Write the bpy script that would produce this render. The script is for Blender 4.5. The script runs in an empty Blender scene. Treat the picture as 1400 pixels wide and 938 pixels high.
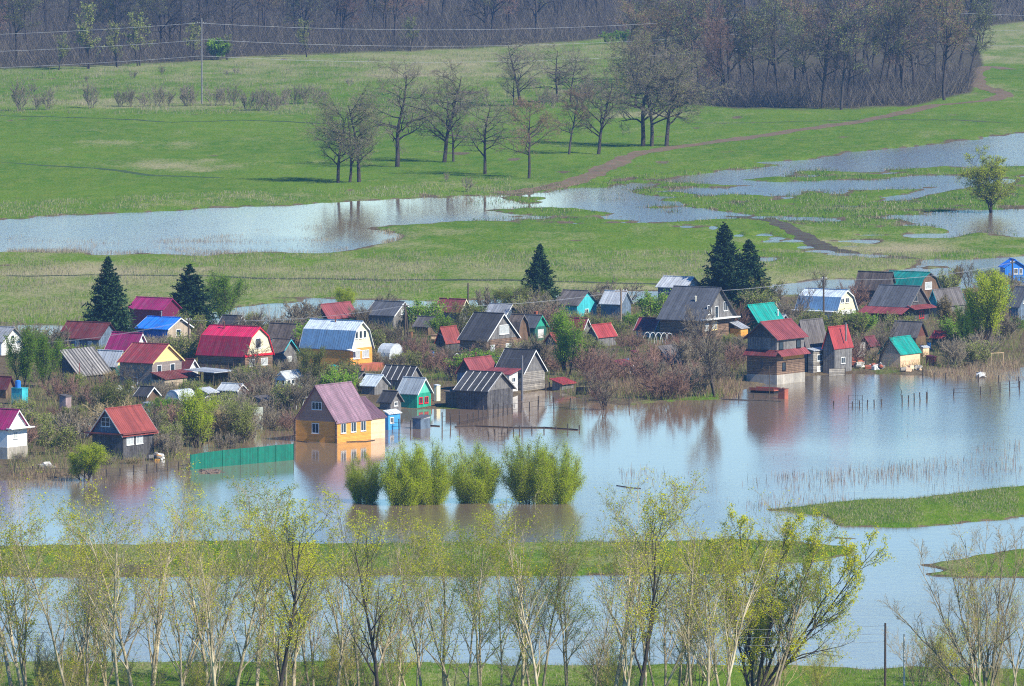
import bpy, bmesh, math, random
import numpy as np
from mathutils import Vector, Matrix

# ------------------------------------------------------------------ camera, sky, sun, exposure
SC = bpy.context.scene
COL = SC.collection
F = 11800.0            # focal length in photo pixels (1400 wide)
CAMH = 90.0
PITCH = math.atan((469 + 345) / F)
cam_d = bpy.data.cameras.new('camera')
cam_d.sensor_width = 36.0
cam_d.lens = 36.0 * F / 1400.0
cam_d.clip_start = 1.0
cam_d.clip_end = 40000.0
cam = bpy.data.objects.new('camera', cam_d)
COL.objects.link(cam)
cam.location = (0, 0, CAMH)
cam.rotation_euler = (math.pi / 2 - PITCH, 0, 0)
SC.camera = cam
SUN_EL = math.radians(40)
SUN_DIR = Vector((0.79, -0.61, 0)).normalized()
SUN_VEC = Vector((SUN_DIR.x * math.cos(SUN_EL), SUN_DIR.y * math.cos(SUN_EL), math.sin(SUN_EL)))
W = bpy.data.worlds.new("World"); SC.world = W; W.use_nodes = True
wn = W.node_tree; wn.nodes.clear()
wo = wn.nodes.new('ShaderNodeOutputWorld'); bg = wn.nodes.new('ShaderNodeBackground'); sky = wn.nodes.new('ShaderNodeTexSky')
sky.sky_type = 'NISHITA'; sky.sun_disc = False
sky.sun_elevation = SUN_EL
sky.sun_rotation = math.atan2(SUN_DIR.x, SUN_DIR.y)
sky.altitude = 100; sky.air_density = 1.0; sky.dust_density = 0.0; sky.ozone_density = 3.0
bg.inputs[1].default_value = 0.125
hs_ = wn.nodes.new('ShaderNodeHueSaturation'); hs_.inputs['Saturation'].default_value = 1.6; hs_.inputs['Hue'].default_value = 0.510; wn.links.new(sky.outputs[0], hs_.inputs['Color']); wn.links.new(hs_.outputs[0], bg.inputs[0]); wn.links.new(bg.outputs[0], wo.inputs[0])
sd = bpy.data.lights.new('sun', 'SUN'); sd.energy = 4.9; sd.angle = math.radians(0.5); sd.color = (1.0, 0.94, 0.80)
so = bpy.data.objects.new('sun', sd); COL.objects.link(so)
so.rotation_euler = SUN_VEC.to_track_quat('Z', 'Y').to_euler()
SC.view_settings.view_transform = 'Standard'
SC.view_settings.look = 'None'
SC.view_settings.exposure = 0.6
SC.view_settings.gamma = 1.0
SC.view_settings.use_curve_mapping = False
SC.render.engine = 'CYCLES'
SC.cycles.max_bounces = 6
SC.cycles.diffuse_bounces = 2
SC.cycles.glossy_bounces = 3
SC.cycles.transparent_max_bounces = 4
SC.cycles.volume_bounces = 0
SC.cycles.use_denoising = False
SC.cycles.filter_width = 1.1

rnd = random.Random(7)
RNG = np.random.default_rng(11)

# ------------------------------------------------------------------ pixel <-> world
sp_, cp_ = math.sin(PITCH), math.cos(PITCH)
def ray(px, py):
    a = (px - 700.0) / F; b = -(py - 469.0) / F
    return (a, cp_ + b * sp_, -sp_ + b * cp_)
def unproj(px, py, z=0.0):
    a, dy, dz = ray(px, py)
    t = (z - CAMH) / dz
    return (a * t, dy * t)
def proj(x, y, z):
    zz = z - CAMH
    d = y * cp_ - zz * sp_
    u = y * sp_ + zz * cp_
    return 700 + F * x / d, 469 - F * u / d
def scl(py):
    x, y = unproj(700, py)
    return F / (y * cp_ + CAMH * sp_)

# ------------------------------------------------------------------ noise
def hash2(ix, iy, seed):
    h = (ix.astype(np.int64) * 374761393 + iy.astype(np.int64) * 668265263 + seed * 974634777) & 0xFFFFFFFF
    h = ((h ^ (h >> 13)) * 1274126177) & 0xFFFFFFFF
    return ((h ^ (h >> 16)) & 0xFFFF) / 65535.0
def vnoise(x, y, seed=0):
    ix = np.floor(x); iy = np.floor(y); fx = x - ix; fy = y - iy
    fx = fx * fx * (3 - 2 * fx); fy = fy * fy * (3 - 2 * fy)
    a = hash2(ix, iy, seed); b = hash2(ix + 1, iy, seed); c = hash2(ix, iy + 1, seed); d = hash2(ix + 1, iy + 1, seed)
    return (a * (1 - fx) + b * fx) * (1 - fy) + (c * (1 - fx) + d * fx) * fy
def fbm(x, y, o=4, seed=0):
    v = 0; a = 0.5; t = 0
    for i in range(o):
        v = v + a * vnoise(x * 2 ** i, y * 2 ** i, seed + i * 17); t += a; a *= 0.55
    return v / t

# ------------------------------------------------------------------ flood map (which ground lies under water)
GX0, GX1, GY0, GY1, GS = -170, 1570, -70, 1170, 2
gxs = np.arange(GX0, GX1 + 1, GS).astype(float)
gys = np.arange(GY0, GY1 + 1, GS).astype(float)
PX, PY = np.meshgrid(gxs, gys)
def inpoly(poly, X, Y):
    r = np.zeros(X.shape, bool); n = len(poly)
    for i in range(n):
        x1, y1 = poly[i]; x2, y2 = poly[(i + 1) % n]
        if y1 == y2: continue
        c = ((y1 > Y) != (y2 > Y)) & (X < (x2 - x1) * (Y - y1) / (y2 - y1) + x1)
        r ^= c
    return r
def pol(s):
    v = [float(t) for t in s.replace(',', ' ').split()]
    return list(zip(v[::2], v[1::2]))
WATER = [pol(s) for s in (
 '-300,660 40,657 100,650 150,636 215,632 258,634 258,612 300,606 340,600 345,568 398,566 402,595 470,597 528,586 530,566 548,560 604,558 606,560 680,560 700,545 745,534 800,547 850,555 915,550 985,548 1020,530 1060,524 1105,514 1130,512 1240,512 1262,514 1300,510 1400,502 1700,495 1700,930 1393,915 1100,911 860,909 470,906 0,904 -300,902',
 '-300,447 120,446 230,439 330,420 420,412 520,410 620,411 700,407 800,402 900,398 1000,396 1060,388 1110,383 1190,383 1180,372 1240,368 1262,357 1300,358 1393,352 1700,350 1700,385 1393,392 1300,395 1190,401 1060,404 900,414 700,425 600,426 440,432 340,447 200,463 -300,474',
 '-300,304 7,300 160,292 330,284 470,276 560,273 660,268 700,264 760,262 790,252 820,255 870,264 930,278 960,287 1010,290 1050,297 1055,303 980,301 900,302 800,300 700,301 640,303 580,307 500,312 545,318 545,330 500,338 440,346 300,348 150,350 100,344 7,345 -300,350',
 '820,258 870,250 950,240 1060,228 1120,215 1200,205 1300,196 1393,183 1700,170 1700,225 1393,225 1300,227 1180,233 1100,235 1040,243 980,248 900,252 860,260',
 '880,263 980,258 1070,251 1170,245 1290,240 1393,245 1393,250 1290,249 1250,255 1150,258 1050,263 950,267',
 '1210,270 1330,249 1337,253 1222,274',
 '1060,296 1150,297 1250,292 1393,287 1700,285 1700,326 1393,325 1340,319 1300,322 1290,310 1240,301 1180,302 1060,302',
 '1032,350 1066,351 1060,357 1036,356',
 '1150,330 1180,326 1215,328 1180,333', '1230,322 1310,320 1300,325 1235,326')]
DRY = [pol(s) for s in (
 '-300,752 7,747 250,741 470,743 700,741 860,740 1000,738 1110,740 1170,748 1160,760 1120,768 1070,769 1030,767 1050,775 1000,785 860,786 470,787 7,789 -300,792',
 '1120,733 1165,734 1212,738 1150,740',
 '1035,696 1100,690 1180,685 1240,682 1290,676 1350,668 1400,663 1700,640 1700,700 1393,708 1300,718 1240,721 1150,721 1135,717 1146,712 1110,703 1060,699',
 '1245,773 1310,765 1393,747 1700,735 1700,800 1393,792 1300,790 1210,784 1285,783 1300,780',
 '650,287 700,283 760,284 850,289 875,294 800,295 700,292',
 '700,272 745,268 760,273 720,279', '882,283 925,284 945,292 905,293',
 '1120,372 1180,374 1200,380 1130,379', '1262,363 1300,362 1310,366 1270,368')]
m = np.zeros(PX.shape)
for p in WATER: m[inpoly(p, PX, PY)] = 1
for p in DRY: m[inpoly(p, PX, PY)] = 0
def blur(a, k):
    w = np.exp(-0.5 * (np.arange(-2 * k, 2 * k + 1) / k) ** 2); w /= w.sum()
    a = np.apply_along_axis(lambda r: np.convolve(np.pad(r, 2 * k, mode='edge'), w, 'valid'), 1, a)
    return a
def blury(a, k): return blur(a.T, k).T
L = 1 - blury(blur(m, 3), 1) - blury(blur(m, 10), 2)
tt = (0 - CAMH) / (-sp_ + (-(PY - 469) / F) * cp_)
WX = (PX - 700) / F * tt; WY = (cp_ + (-(PY - 469) / F) * sp_) * tt
n1 = (fbm(WX / 11, WY / 15, 5, 3) - 0.5) * (np.where(PY < 450, 1.5, 1.15) + 1.3 * np.exp(-((PX - 1000) / 330) ** 4 - ((PY - 275) / 45) ** 4))
n2 = fbm(WX / 50, WY / 70, 3, 9) - 0.5
L2 = L + n1 * 1.5 + n2 * 0.5
# shallow drowned gardens in the lower left of the village and soft low meadow between the creeks
vil = np.exp(-((PX - 120) / 190) ** 2 - ((PY - 630) / 26) ** 2)
L2 = L2 - vil * 0.75
low = np.exp(-((PX - 1130) / 300) ** 2 - ((PY - 262) / 26) ** 2)
L2 = L2 - low * 0.42
for q_ in ((1044, 321, 14, 2.2), (1052, 331, 16, 2.2), (1062, 326, 9, 1.8), (1085, 330, 12, 2), (1100, 338, 14, 2), (1122, 344, 18, 2), (1152, 348, 22, 1.8), (1195, 350, 16, 1.5), (1010, 322, 7, 2.2), (990, 318, 6, 2), (975, 312, 5, 2), (1160, 338, 20, 1.5), (1190, 322, 24, 1.5), (1270, 322, 26, 1.5), (820, 268, 60, 1.6), (900, 270, 60, 1.6), (960, 262, 60, 1.6), (780, 281, 60, 1.4), (1110, 222, 70, 2), (1000, 249, 60, 2)): L2 = L2 - 2.2 * np.exp(-((PX - q_[0]) / q_[2]) ** 2 - ((PY - q_[1]) / q_[3]) ** 2)
L2 = L2 + np.where(PY > 560, 1.1, .5) * (fbm(WX / 3.0, WY / 12, 3, 71) - .5)
deep = np.clip((PY - 590) / 30, 0, 1) * (m > 0.5)
HZ = np.where(L2 > 0, 0.34 * np.clip(L2, 0, 1.6), 0.6 * np.clip(L2, -1.6, 0))
HZ = HZ + 0.10 * (fbm(WX / 5, WY / 9, 3, 31) - 0.5) * np.clip(L2 * 3, 0, 1)
def sample(A, px, py):
    fx = np.clip((np.asarray(px, float) - GX0) / GS, 0, len(gxs) - 1.001); fy = np.clip((np.asarray(py, float) - GY0) / GS, 0, len(gys) - 1.001)
    ix = fx.astype(int); iy = fy.astype(int); fx = fx - ix; fy = fy - iy
    return (A[iy, ix] * (1 - fx) + A[iy, ix + 1] * fx) * (1 - fy) + (A[iy + 1, ix] * (1 - fx) + A[iy + 1, ix + 1] * fx) * fy
def height(x, y):
    px, py = proj(np.asarray(x, float), np.asarray(y, float), 0.0)
    return sample(HZ, px, py)
def place(px, py, minz=None):
    z = 0.0
    for _ in range(4):
        x, y = unproj(px, py, z); z = float(height(x, y))
        if z < 0: z = 0.0
    x, y = unproj(px, py, z)
    h = float(height(x, y))
    return x, y, h

# ------------------------------------------------------------------ mesh / object helpers
def np_mesh(name, V, Fq, mats, mi=None, smooth=False):
    me = bpy.data.meshes.new(name)
    V = np.asarray(V, np.float32).reshape(-1, 3); Fq = np.asarray(Fq, np.int32); k = Fq.shape[1]
    me.vertices.add(len(V)); me.vertices.foreach_set('co', V.ravel())
    me.loops.add(Fq.size); me.loops.foreach_set('vertex_index', Fq.ravel())
    me.polygons.add(len(Fq)); me.polygons.foreach_set('loop_start', np.arange(0, Fq.size, k, dtype=np.int32))
    me.polygons.foreach_set('loop_total', np.full(len(Fq), k, np.int32))
    if mi is not None: me.polygons.foreach_set('material_index', np.asarray(mi, np.int32))
    if smooth: me.polygons.foreach_set('use_smooth', np.ones(len(Fq), bool))
    for x in mats: me.materials.append(x)
    me.update(); me.validate()
    return me
def link(name, data, parent=None, loc=None):
    o = bpy.data.objects.new(name, data); COL.objects.link(o)
    if parent: o.parent = parent
    if loc is not None: o.location = loc
    return o
def tag(o, label, cat, group=None, kind=None):
    if label: o['label'] = label
    if cat: o['category'] = cat
    if group: o['group'] = group
    if kind: o['kind'] = kind
    return o
class MB:
    def __init__(s): s.v = []; s.f = []; s.mi = []
    def poly(s, pts, faces, m=0):
        b = len(s.v); s.v += [tuple(p) for p in pts]; s.f += [tuple(b + i for i in f) for f in faces]; s.mi += [m] * len(faces)
    def box(s, x0, x1, y0, y1, z0, z1, m=0, top=True, bottom=True):
        p = [(x0, y0, z0), (x1, y0, z0), (x1, y1, z0), (x0, y1, z0), (x0, y0, z1), (x1, y0, z1), (x1, y1, z1), (x0, y1, z1)]
        f = [(0, 1, 5, 4), (1, 2, 6, 5), (2, 3, 7, 6), (3, 0, 4, 7)]
        if top: f.append((4, 5, 6, 7))
        if bottom: f.append((3, 2, 1, 0))
        s.poly(p, f, m)
    def beam(s, a, b, w, m=0, sides=4, w2=None):
        a = Vector(a); b = Vector(b); d = (b - a).normalized()
        u = d.cross(Vector((0, 0, 1)))
        if u.length < 1e-3: u = Vector((1, 0, 0))
        u.normalize(); v = d.cross(u); w2 = w if w2 is None else w2
        pts = []
        for (c, r) in ((a, w), (b, w2)):
            for k in range(sides):
                an = 2 * math.pi * (k + 0.5) / sides; pts.append(c + u * math.cos(an) * r + v * math.sin(an) * r)
        f = [(k, (k + 1) % sides, sides + (k + 1) % sides, sides + k) for k in range(sides)]
        f += [tuple(range(sides))[::-1], tuple(range(sides, 2 * sides))]
        s.poly(pts, f, m)
    def build(s, name, mats, parent=None, loc=None, bevel=0):
        me = bpy.data.meshes.new(name); me.from_pydata([tuple(v) for v in s.v], [], s.f)
        if not isinstance(mats, (list, tuple)): mats = [mats]
        for x in mats: me.materials.append(x)
        me.polygons.foreach_set('material_index', s.mi)
        bm = bmesh.new(); bm.from_mesh(me); bmesh.ops.recalc_face_normals(bm, faces=bm.faces); bm.to_mesh(me); bm.free()
        return link(name, me, parent, loc)

# ------------------------------------------------------------------ materials
class NT:
    def __init__(s, name):
        s.m = bpy.data.materials.new(name); s.m.use_nodes = True; s.t = s.m.node_tree; s.t.nodes.clear()
        s.out = s.n('ShaderNodeOutputMaterial')
    def n(s, t, **k):
        q = s.t.nodes.new(t)
        for a, b in k.items(): setattr(q, a, b)
        return q
    def l(s, a, b): s.t.links.new(a, b)
    def math(s, op, a, b=None, clamp=False):
        q = s.n('ShaderNodeMath', operation=op, use_clamp=clamp)
        for i, v in enumerate((a, b)):
            if v is None: continue
            if hasattr(v, 'is_linked') or hasattr(v, 'links'): s.l(v, q.inputs[i])
            else: q.inputs[i].default_value = v
        return q.outputs[0]
    def mix(s, f, a, b, blend='MIX'):
        q = s.n('ShaderNodeMix', data_type='RGBA', blend_type=blend)
        for i, v in ((0, f), (6, a), (7, b)):
            if hasattr(v, 'links'): s.l(v, q.inputs[i])
            elif isinstance(v, (int, float)): q.inputs[i].default_value = v
            else: q.inputs[i].default_value = (*v[:3], 1)
        return q.outputs[2]
    def noise(s, vec, scale, detail=4, rough=0.55, stretch=None):
        q = s.n('ShaderNodeTexNoise'); q.inputs['Scale'].default_value = scale; q.inputs['Detail'].default_value = detail; q.inputs['Roughness'].default_value = rough
        if stretch:
            mp = s.n('ShaderNodeMapping'); mp.inputs['Scale'].default_value = stretch; s.l(vec, mp.inputs[0]); vec = mp.outputs[0]
        s.l(vec, q.inputs['Vector']); return q.outputs[0]
    def ramp(s, f, a, b):
        q = s.n('ShaderNodeMapRange'); q.inputs[1].default_value = a; q.inputs[2].default_value = b; s.l(f, q.inputs[0]); return q.outputs[0]
def M(name, col, rough=0.8, axis=None, w=0.2, var=0.25, groove=0.45, col2=None, amt=0.5, soft=0.12, nscale=1.2, metal=0.0, spec=0.3, stretch=None, gw=0.12, bump=0.02):
    t = NT(name); tc = t.n('ShaderNodeTexCoord').outputs['Object']
    base = tuple(col)
    nz = t.noise(tc, nscale, 5, 0.65, stretch)
    f = t.ramp(nz, 0.3, 0.7)
    c = t.mix(f, [v * (1 - var) for v in base], [min(1, v * (1 + var * 0.8)) for v in base])
    if col2 is not None:
        n2 = t.noise(tc, nscale * 1.7, 5, 0.7, stretch)
        c = t.mix(t.ramp(n2, 1 - amt - soft, 1 - amt + soft), c, col2)
    b = t.n('ShaderNodeBsdfPrincipled'); b.inputs['Roughness'].default_value = rough; b.inputs['Metallic'].default_value = metal
    b.inputs['Specular IOR Level'].default_value = spec
    hgt = None
    if axis:
        sx = t.n('ShaderNodeSeparateXYZ'); t.l(tc, sx.inputs[0])
        if axis == 'h': q = t.math('ADD', sx.outputs[0], sx.outputs[1])
        else: q = sx.outputs['xyz'.index(axis)]
        q = t.math('DIVIDE', q, w)
        fl = t.math('FLOOR', q); fr = t.math('FRACT', q)
        wn_ = t.n('ShaderNodeTexWhiteNoise', noise_dimensions='1D'); t.l(fl, wn_.inputs['W'])
        pl = t.math('ADD', t.math('MULTIPLY', wn_.outputs[0], var * 1.6), 1 - var * 0.8)
        g = t.math('LESS_THAN', fr, gw)
        gg = t.math('SUBTRACT', 1.0, t.math('MULTIPLY', g, groove))
        k = t.math('MULTIPLY', pl, gg)
        cc = t.n('ShaderNodeCombineXYZ')
        for i in range(3): t.l(k, cc.inputs[i])
        c = t.mix(1.0, c, cc.outputs[0], 'MULTIPLY')
        hgt = gg
    t.l(c, b.inputs['Base Color'])
    if hgt is not None:
        bp = t.n('ShaderNodeBump'); bp.inputs['Distance'].default_value = bump; bp.inputs['Strength'].default_value = 0.6
        t.l(hgt, bp.inputs['Height']); t.l(bp.outputs[0], b.inputs['Normal'])
    t.l(b.outputs[0], t.out.inputs[0])
    return t.m
def leafmat(name, col, col2, rough=0.6, trans=0.35):
    t = NT(name); g = t.n('ShaderNodeNewGeometry').outputs['Random Per Island']
    oi = t.n('ShaderNodeObjectInfo').outputs['Random']
    c = t.mix(g, col, col2)
    hs = t.n('ShaderNodeHueSaturation'); t.l(c, hs.inputs['Color']); t.l(t.math('ADD', t.math('MULTIPLY', oi, 0.4), 0.8), hs.inputs['Value'])
    d = t.n('ShaderNodeBsdfDiffuse'); tr = t.n('ShaderNodeBsdfTranslucent'); mx = t.n('ShaderNodeMixShader'); mx.inputs[0].default_value = trans
    t.l(hs.outputs[0], d.inputs[0]); t.l(hs.outputs[0], tr.inputs[0]); t.l(d.outputs[0], mx.inputs[1]); t.l(tr.outputs[0], mx.inputs[2]); t.l(mx.outputs[0], t.out.inputs[0])
    return t.m
def barkmat(name, col, col2, sc=1.5):
    t = NT(name); tc = t.n('ShaderNodeTexCoord').outputs['Object']; oi = t.n('ShaderNodeObjectInfo').outputs['Random']
    c = t.mix(t.ramp(t.noise(tc, sc, 5, 0.7, (1, 1, 0.5)), 0.38, 0.62), col, col2)
    hs = t.n('ShaderNodeHueSaturation'); t.l(c, hs.inputs['Color']); t.l(t.math('ADD', t.math('MULTIPLY', oi, 0.5), 0.75), hs.inputs['Value'])
    b = t.n('ShaderNodeBsdfDiffuse'); t.l(hs.outputs[0], b.inputs[0]); t.l(b.outputs[0], t.out.inputs[0])
    return t.m

# ------------------------------------------------------------------ ground, water, air
def blob(cx, cy, rx, ry, p=2): return np.exp(-(np.abs((PX - cx) / rx) ** p + np.abs((PY - cy) / ry) ** p))
na = fbm(WX / 22, WY / 60, 4, 51); nb = fbm(WX / 6, WY / 14, 4, 77); ncc = fbm(WX / 90, WY / 220, 3, 5)
dry = 0.10 + 0.25 * (na - 0.5)
dry += 0.38 * np.clip((150 - PY) / 70, 0, 1) + 0.33 * blob(700, 400, 1500, 42, 4) + 0.22 * blob(300, 345, 1200, 40, 4)
for (cx, cy, rx, ry, a) in ((250, 230, 95, 9, .6), (150, 197, 60, 4, .5), (245, 200, 30, 4, .5), (610, 92, 120, 12, .45), (560, 105, 60, 6, .4), (170, 143, 200, 6, .5), (440, 150, 200, 5, .35), (400, 275, 300, 9, .35), (700, 255, 160, 10, .25),
    (880, 158, 60, 4, .6), (1330, 118, 60, 4, .5), (1210, 341, 90, 7, .7), (1130, 330, 50, 4, .5), (1190, 287, 80, 4, .45), (1350, 82, 60, 5, .3), (600, 318, 90, 8, .3), (120, 375, 200, 8, .3), (900, 395, 260, 6, .3), (330, 60, 120, 8, .3), (1050, 140, 140, 4, .3), (490, 330, 60, 9, .8), (150, 330, 200, 14, .5)):
    dry += a * blob(cx, cy, rx, ry)
dry = np.where(PY > 650, 0.22 + 0.5 * (na - 0.5), dry)
dry = np.clip(dry - .06 + 0.75 * (nb - 0.5) + .35 * (ncc - .45), 0, 1)
VIL = pol('-300,470 120,472 330,452 440,432 700,420 900,412 1060,404 1190,404 1393,396 1700,385 1700,500 1400,503 1262,516 1105,518 1020,535 850,556 745,540 604,568 530,600 400,600 260,640 100,660 -300,668')
vm = blury(blur(inpoly(VIL, PX, PY).astype(float), 4), 2)
soil = np.clip(vm * (0.88 + 1.2 * (nb - 0.5) + 0.5 * (na - 0.5)), 0, 1)
soil = np.maximum(soil, np.clip(1 - np.abs(L2 - 0.12) * 2.2, 0, 1) * 0.95 * (0.5 + nb))
soil += 0.8 * blob(1290, 911, 110, 5) + 0.5 * blob(40, 660, 300, 8) + 0.35 * blob(440, 330, 120, 22)
soil = np.where((PY > 775) & (PY < 800) & (PX < 1200), np.maximum(soil, 0.45 + (nb - .5)), soil)
soil = np.clip(soil, 0, 1)
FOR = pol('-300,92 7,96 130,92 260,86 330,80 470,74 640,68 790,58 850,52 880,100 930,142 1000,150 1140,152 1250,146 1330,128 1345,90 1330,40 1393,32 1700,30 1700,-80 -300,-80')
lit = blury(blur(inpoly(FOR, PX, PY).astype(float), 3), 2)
# ground grid: inner rows and columns plus a wide skirt to the horizon
cols = np.concatenate([[-40000, -12000, -4000, -1200], np.arange(GX0, GX1 + 1, 3.0), [2600, 5500, 14000, 42000]])
rows_py = np.arange(GY1, GY0 - 1, -2.0)
ry_ = np.array([unproj(700, p)[1] for p in rows_py])
rowsY = np.concatenate([[-1500, 0, 250, 450], ry_, [4300, 5200, 7000, 9000]])
CG, YG = np.meshgrid(cols, rowsY)
DG = np.maximum(YG * cp_ + CAMH * sp_, 600)
XG = (CG - 700) / F * DG
XG = np.clip(XG, -9000, 9000)
XG[:, 0] = -9000; XG[:, -1] = 9000; XG[:, 1] = np.minimum(XG[:, 1], XG[:, 2] - 50)
pxx, pyy = proj(XG, np.maximum(YG, 450), 0.0)
ZG = sample(HZ, pxx, pyy)
nr, nc = XG.shape
idx = np.arange(nr * nc).reshape(nr, nc)
FG = np.stack([idx[:-1, :-1], idx[:-1, 1:], idx[1:, 1:], idx[1:, :-1]], -1).reshape(-1, 4)
def ground_mat():
    t = NT('meadow_ground'); tc = t.n('ShaderNodeTexCoord').outputs['Object']
    at = t.n('ShaderNodeAttribute', attribute_name='cover'); sx = t.n('ShaderNodeSeparateColor'); t.l(at.outputs['Color'], sx.inputs[0])
    D, S, Li = sx.outputs[0], sx.outputs[1], sx.outputs[2]
    n_l = t.noise(tc, 0.018, 4, 0.6, (1, .5, 1)); n_m = t.noise(tc, 0.22, 5, 0.7, (1, .35, 1)); n_f = t.noise(tc, 1.6, 4, 0.75, (1, .3, 1))
    g = t.mix(t.ramp(n_l, .38, .62), (0.060, 0.148, 0.008), (0.100, 0.192, 0.012))
    g = t.mix(t.ramp(n_m, .35, .7), g, (0.150, 0.205, 0.028))
    dd = t.math('ADD', t.math('MULTIPLY', D, 1.15), t.math('MULTIPLY', t.math('SUBTRACT', n_f, 0.5), 1.3))
    g = t.mix(t.ramp(dd, .25, 1.0), g, t.mix(n_m, (0.27, 0.24, 0.12), (0.40, 0.34, 0.20)))
    soil = t.mix(t.ramp(n_m, .35, .65), (0.10, 0.068, 0.045), (0.17, 0.13, 0.085))
    ss = t.math('ADD', S, t.math('MULTIPLY', t.math('SUBTRACT', n_m, 0.5), 0.7))
    g = t.mix(t.ramp(ss, .35, .7), g, soil)
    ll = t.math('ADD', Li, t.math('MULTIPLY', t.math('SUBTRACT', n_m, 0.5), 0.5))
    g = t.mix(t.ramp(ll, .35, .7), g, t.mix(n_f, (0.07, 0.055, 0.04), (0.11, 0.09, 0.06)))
    # small bright and dark tufts
    g = t.mix(t.math('MULTIPLY', t.ramp(n_f, .5, .72), 0.32), g, (0.24, 0.25, 0.09))
    g = t.mix(t.math('MULTIPLY', t.ramp(n_f, .5, .3), 0.25), g, (0.035, 0.09, 0.006))
    b = t.n('ShaderNodeBsdfDiffuse'); t.l(g, b.inputs[0])
    bp = t.n('ShaderNodeBump'); bp.inputs['Distance'].default_value = 0.35; bp.inputs['Strength'].default_value = 0.9
    t.l(t.math('ADD', n_f, n_m), bp.inputs['Height']); t.l(bp.outputs[0], b.inputs['Normal'])
    t.l(b.outputs[0], t.out.inputs[0]); return t.m
gm = np_mesh('ground', np.stack([XG, YG, ZG], -1), FG, [ground_mat()], smooth=True)
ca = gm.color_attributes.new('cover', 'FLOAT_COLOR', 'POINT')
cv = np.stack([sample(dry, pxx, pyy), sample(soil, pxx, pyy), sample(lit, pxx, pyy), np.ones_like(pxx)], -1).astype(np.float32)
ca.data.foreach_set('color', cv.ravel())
tag(link('ground', gm), 'green flood meadow with drowned hollows and dry straw patches', None, kind='structure')

def water_mat():
    t = NT('flood_water'); tc = t.n('ShaderNodeTexCoord').outputs['Object']
    big = t.noise(tc, 0.012, 3, 0.5, (1, .4, 1))
    c = t.mix(t.ramp(big, .4, .6), (0.25, 0.165, 0.10), (0.18, 0.145, 0.10))
    b = t.n('ShaderNodeBsdfPrincipled'); t.l(c, b.inputs['Base Color']); b.inputs['IOR'].default_value = 1.333
    b.inputs['Specular IOR Level'].default_value = 0.5
    ro = t.math('ADD', t.math('MULTIPLY', t.ramp(big, .4, .62), 0.07), 0.045); t.l(ro, b.inputs['Roughness'])
    w1 = t.noise(tc, 1.6, 5, 0.65, (1, 1, 1)); w2 = t.noise(tc, 0.35, 3, 0.5, (1, 1, 1))
    h = t.math('ADD', t.math('MULTIPLY', w1, 0.03), t.math('MULTIPLY', w2, 0.035))
    sxy = t.n('ShaderNodeSeparateXYZ'); t.l(tc, sxy.inputs[0])
    wind = t.math('MULTIPLY', t.math('MULTIPLY', t.ramp(sxy.outputs[1], 1330, 1420), t.ramp(t.math('ABSOLUTE', t.math('ADD', sxy.outputs[0], 15)), 18, 50)), 1.3)
    near = t.math('MULTIPLY', t.ramp(sxy.outputs[1], 960, 900), .5)
    amp = t.math('ADD', t.math('ADD', t.math('MULTIPLY', t.ramp(big, .42, .58), 0.7), 0.15), t.math('ADD', wind, near))
    bp = t.n('ShaderNodeBump'); bp.inputs['Distance'].default_value = 1.0; t.l(amp, bp.inputs['Strength']); t.l(h, bp.inputs['Height'])
    t.l(bp.outputs[0], b.inputs['Normal']); t.l(b.outputs[0], t.out.inputs[0]); return t.m
wb = MB(); wb.poly([(-4000, 560, 0), (4000, 560, 0), (4000, 5000, 0), (-4000, 5000, 0)], [(0, 1, 2, 3)])
tag(wb.build('water', water_mat()), 'still brown flood water mirroring the pale blue sky', None, kind='structure')

def haze_box():
    t = NT('haze_air'); v = t.n('ShaderNodeVolumePrincipled'); v.inputs['Color'].default_value = (0.30, 0.58, 1.0, 1)
    v.inputs['Density'].default_value = 0.000065; v.inputs['Anisotropy'].default_value = 0.2
    t.l(v.outputs[0], t.out.inputs['Volume'])
    b = MB(); b.box(-9200, 9200, -1700, 9200, -2.0, 97.0)
    o = b.build('haze', t.m); tag(o, 'thin bluish spring haze over the whole valley', None, kind='stuff')
haze_box()

# tracks: strips of churned mud laid over the meadow
def strip(name, pts, w, label, col, col2, rag=0.5, seed=1, ruts=False):
    P = np.array([unproj(a, b) for a, b in pts]); seg = np.hypot(*np.diff(P, axis=0).T); s = np.concatenate([[0], np.cumsum(seg)])
    q = np.arange(0, s[-1], 1.2); X = np.interp(q, s, P[:, 0]); Y = np.interp(q, s, P[:, 1])
    k = np.ones(25) / 25; X = np.convolve(np.pad(X, 12, mode='edge'), k, 'valid'); Y = np.convolve(np.pad(Y, 12, mode='edge'), k, 'valid')
    T = np.stack([np.gradient(X), np.gradient(Y)], 1); T /= np.linalg.norm(T, axis=1, keepdims=True); N = np.stack([-T[:, 1], T[:, 0]], 1)
    V = []; nn = len(X); lanes = 7
    wl = w * (1 + rag * 2 * (fbm(q / 14, q * 0 + seed, 4, seed) - .5)); wr = w * (1 + rag * 2 * (fbm(q / 14, q * 0 + seed + 9, 4, seed + 3) - .5))
    for j in range(lanes):
        u = j / (lanes - 1) * 2 - 1
        off = np.where(u < 0, u * wl, u * wr)
        x = X + N[:, 0] * off; y = Y + N[:, 1] * off; z = height(x, y) + 0.05 - 0.03 * abs(u)
        V.append(np.stack([x, y, z], 1))
    V = np.stack(V, 1); id_ = np.arange(nn * lanes).reshape(nn, lanes)
    Fq = np.stack([id_[:-1, :-1], id_[:-1, 1:], id_[1:, 1:], id_[1:, :-1]], -1).reshape(-1, 4)
    mt = M(name + '_mud', col, 0.95, nscale=0.35, var=.35, col2=col2, amt=.45, spec=.1)
    tag(link(name, np_mesh(name, V, Fq, [mt])), label, None, kind='structure')
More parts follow.
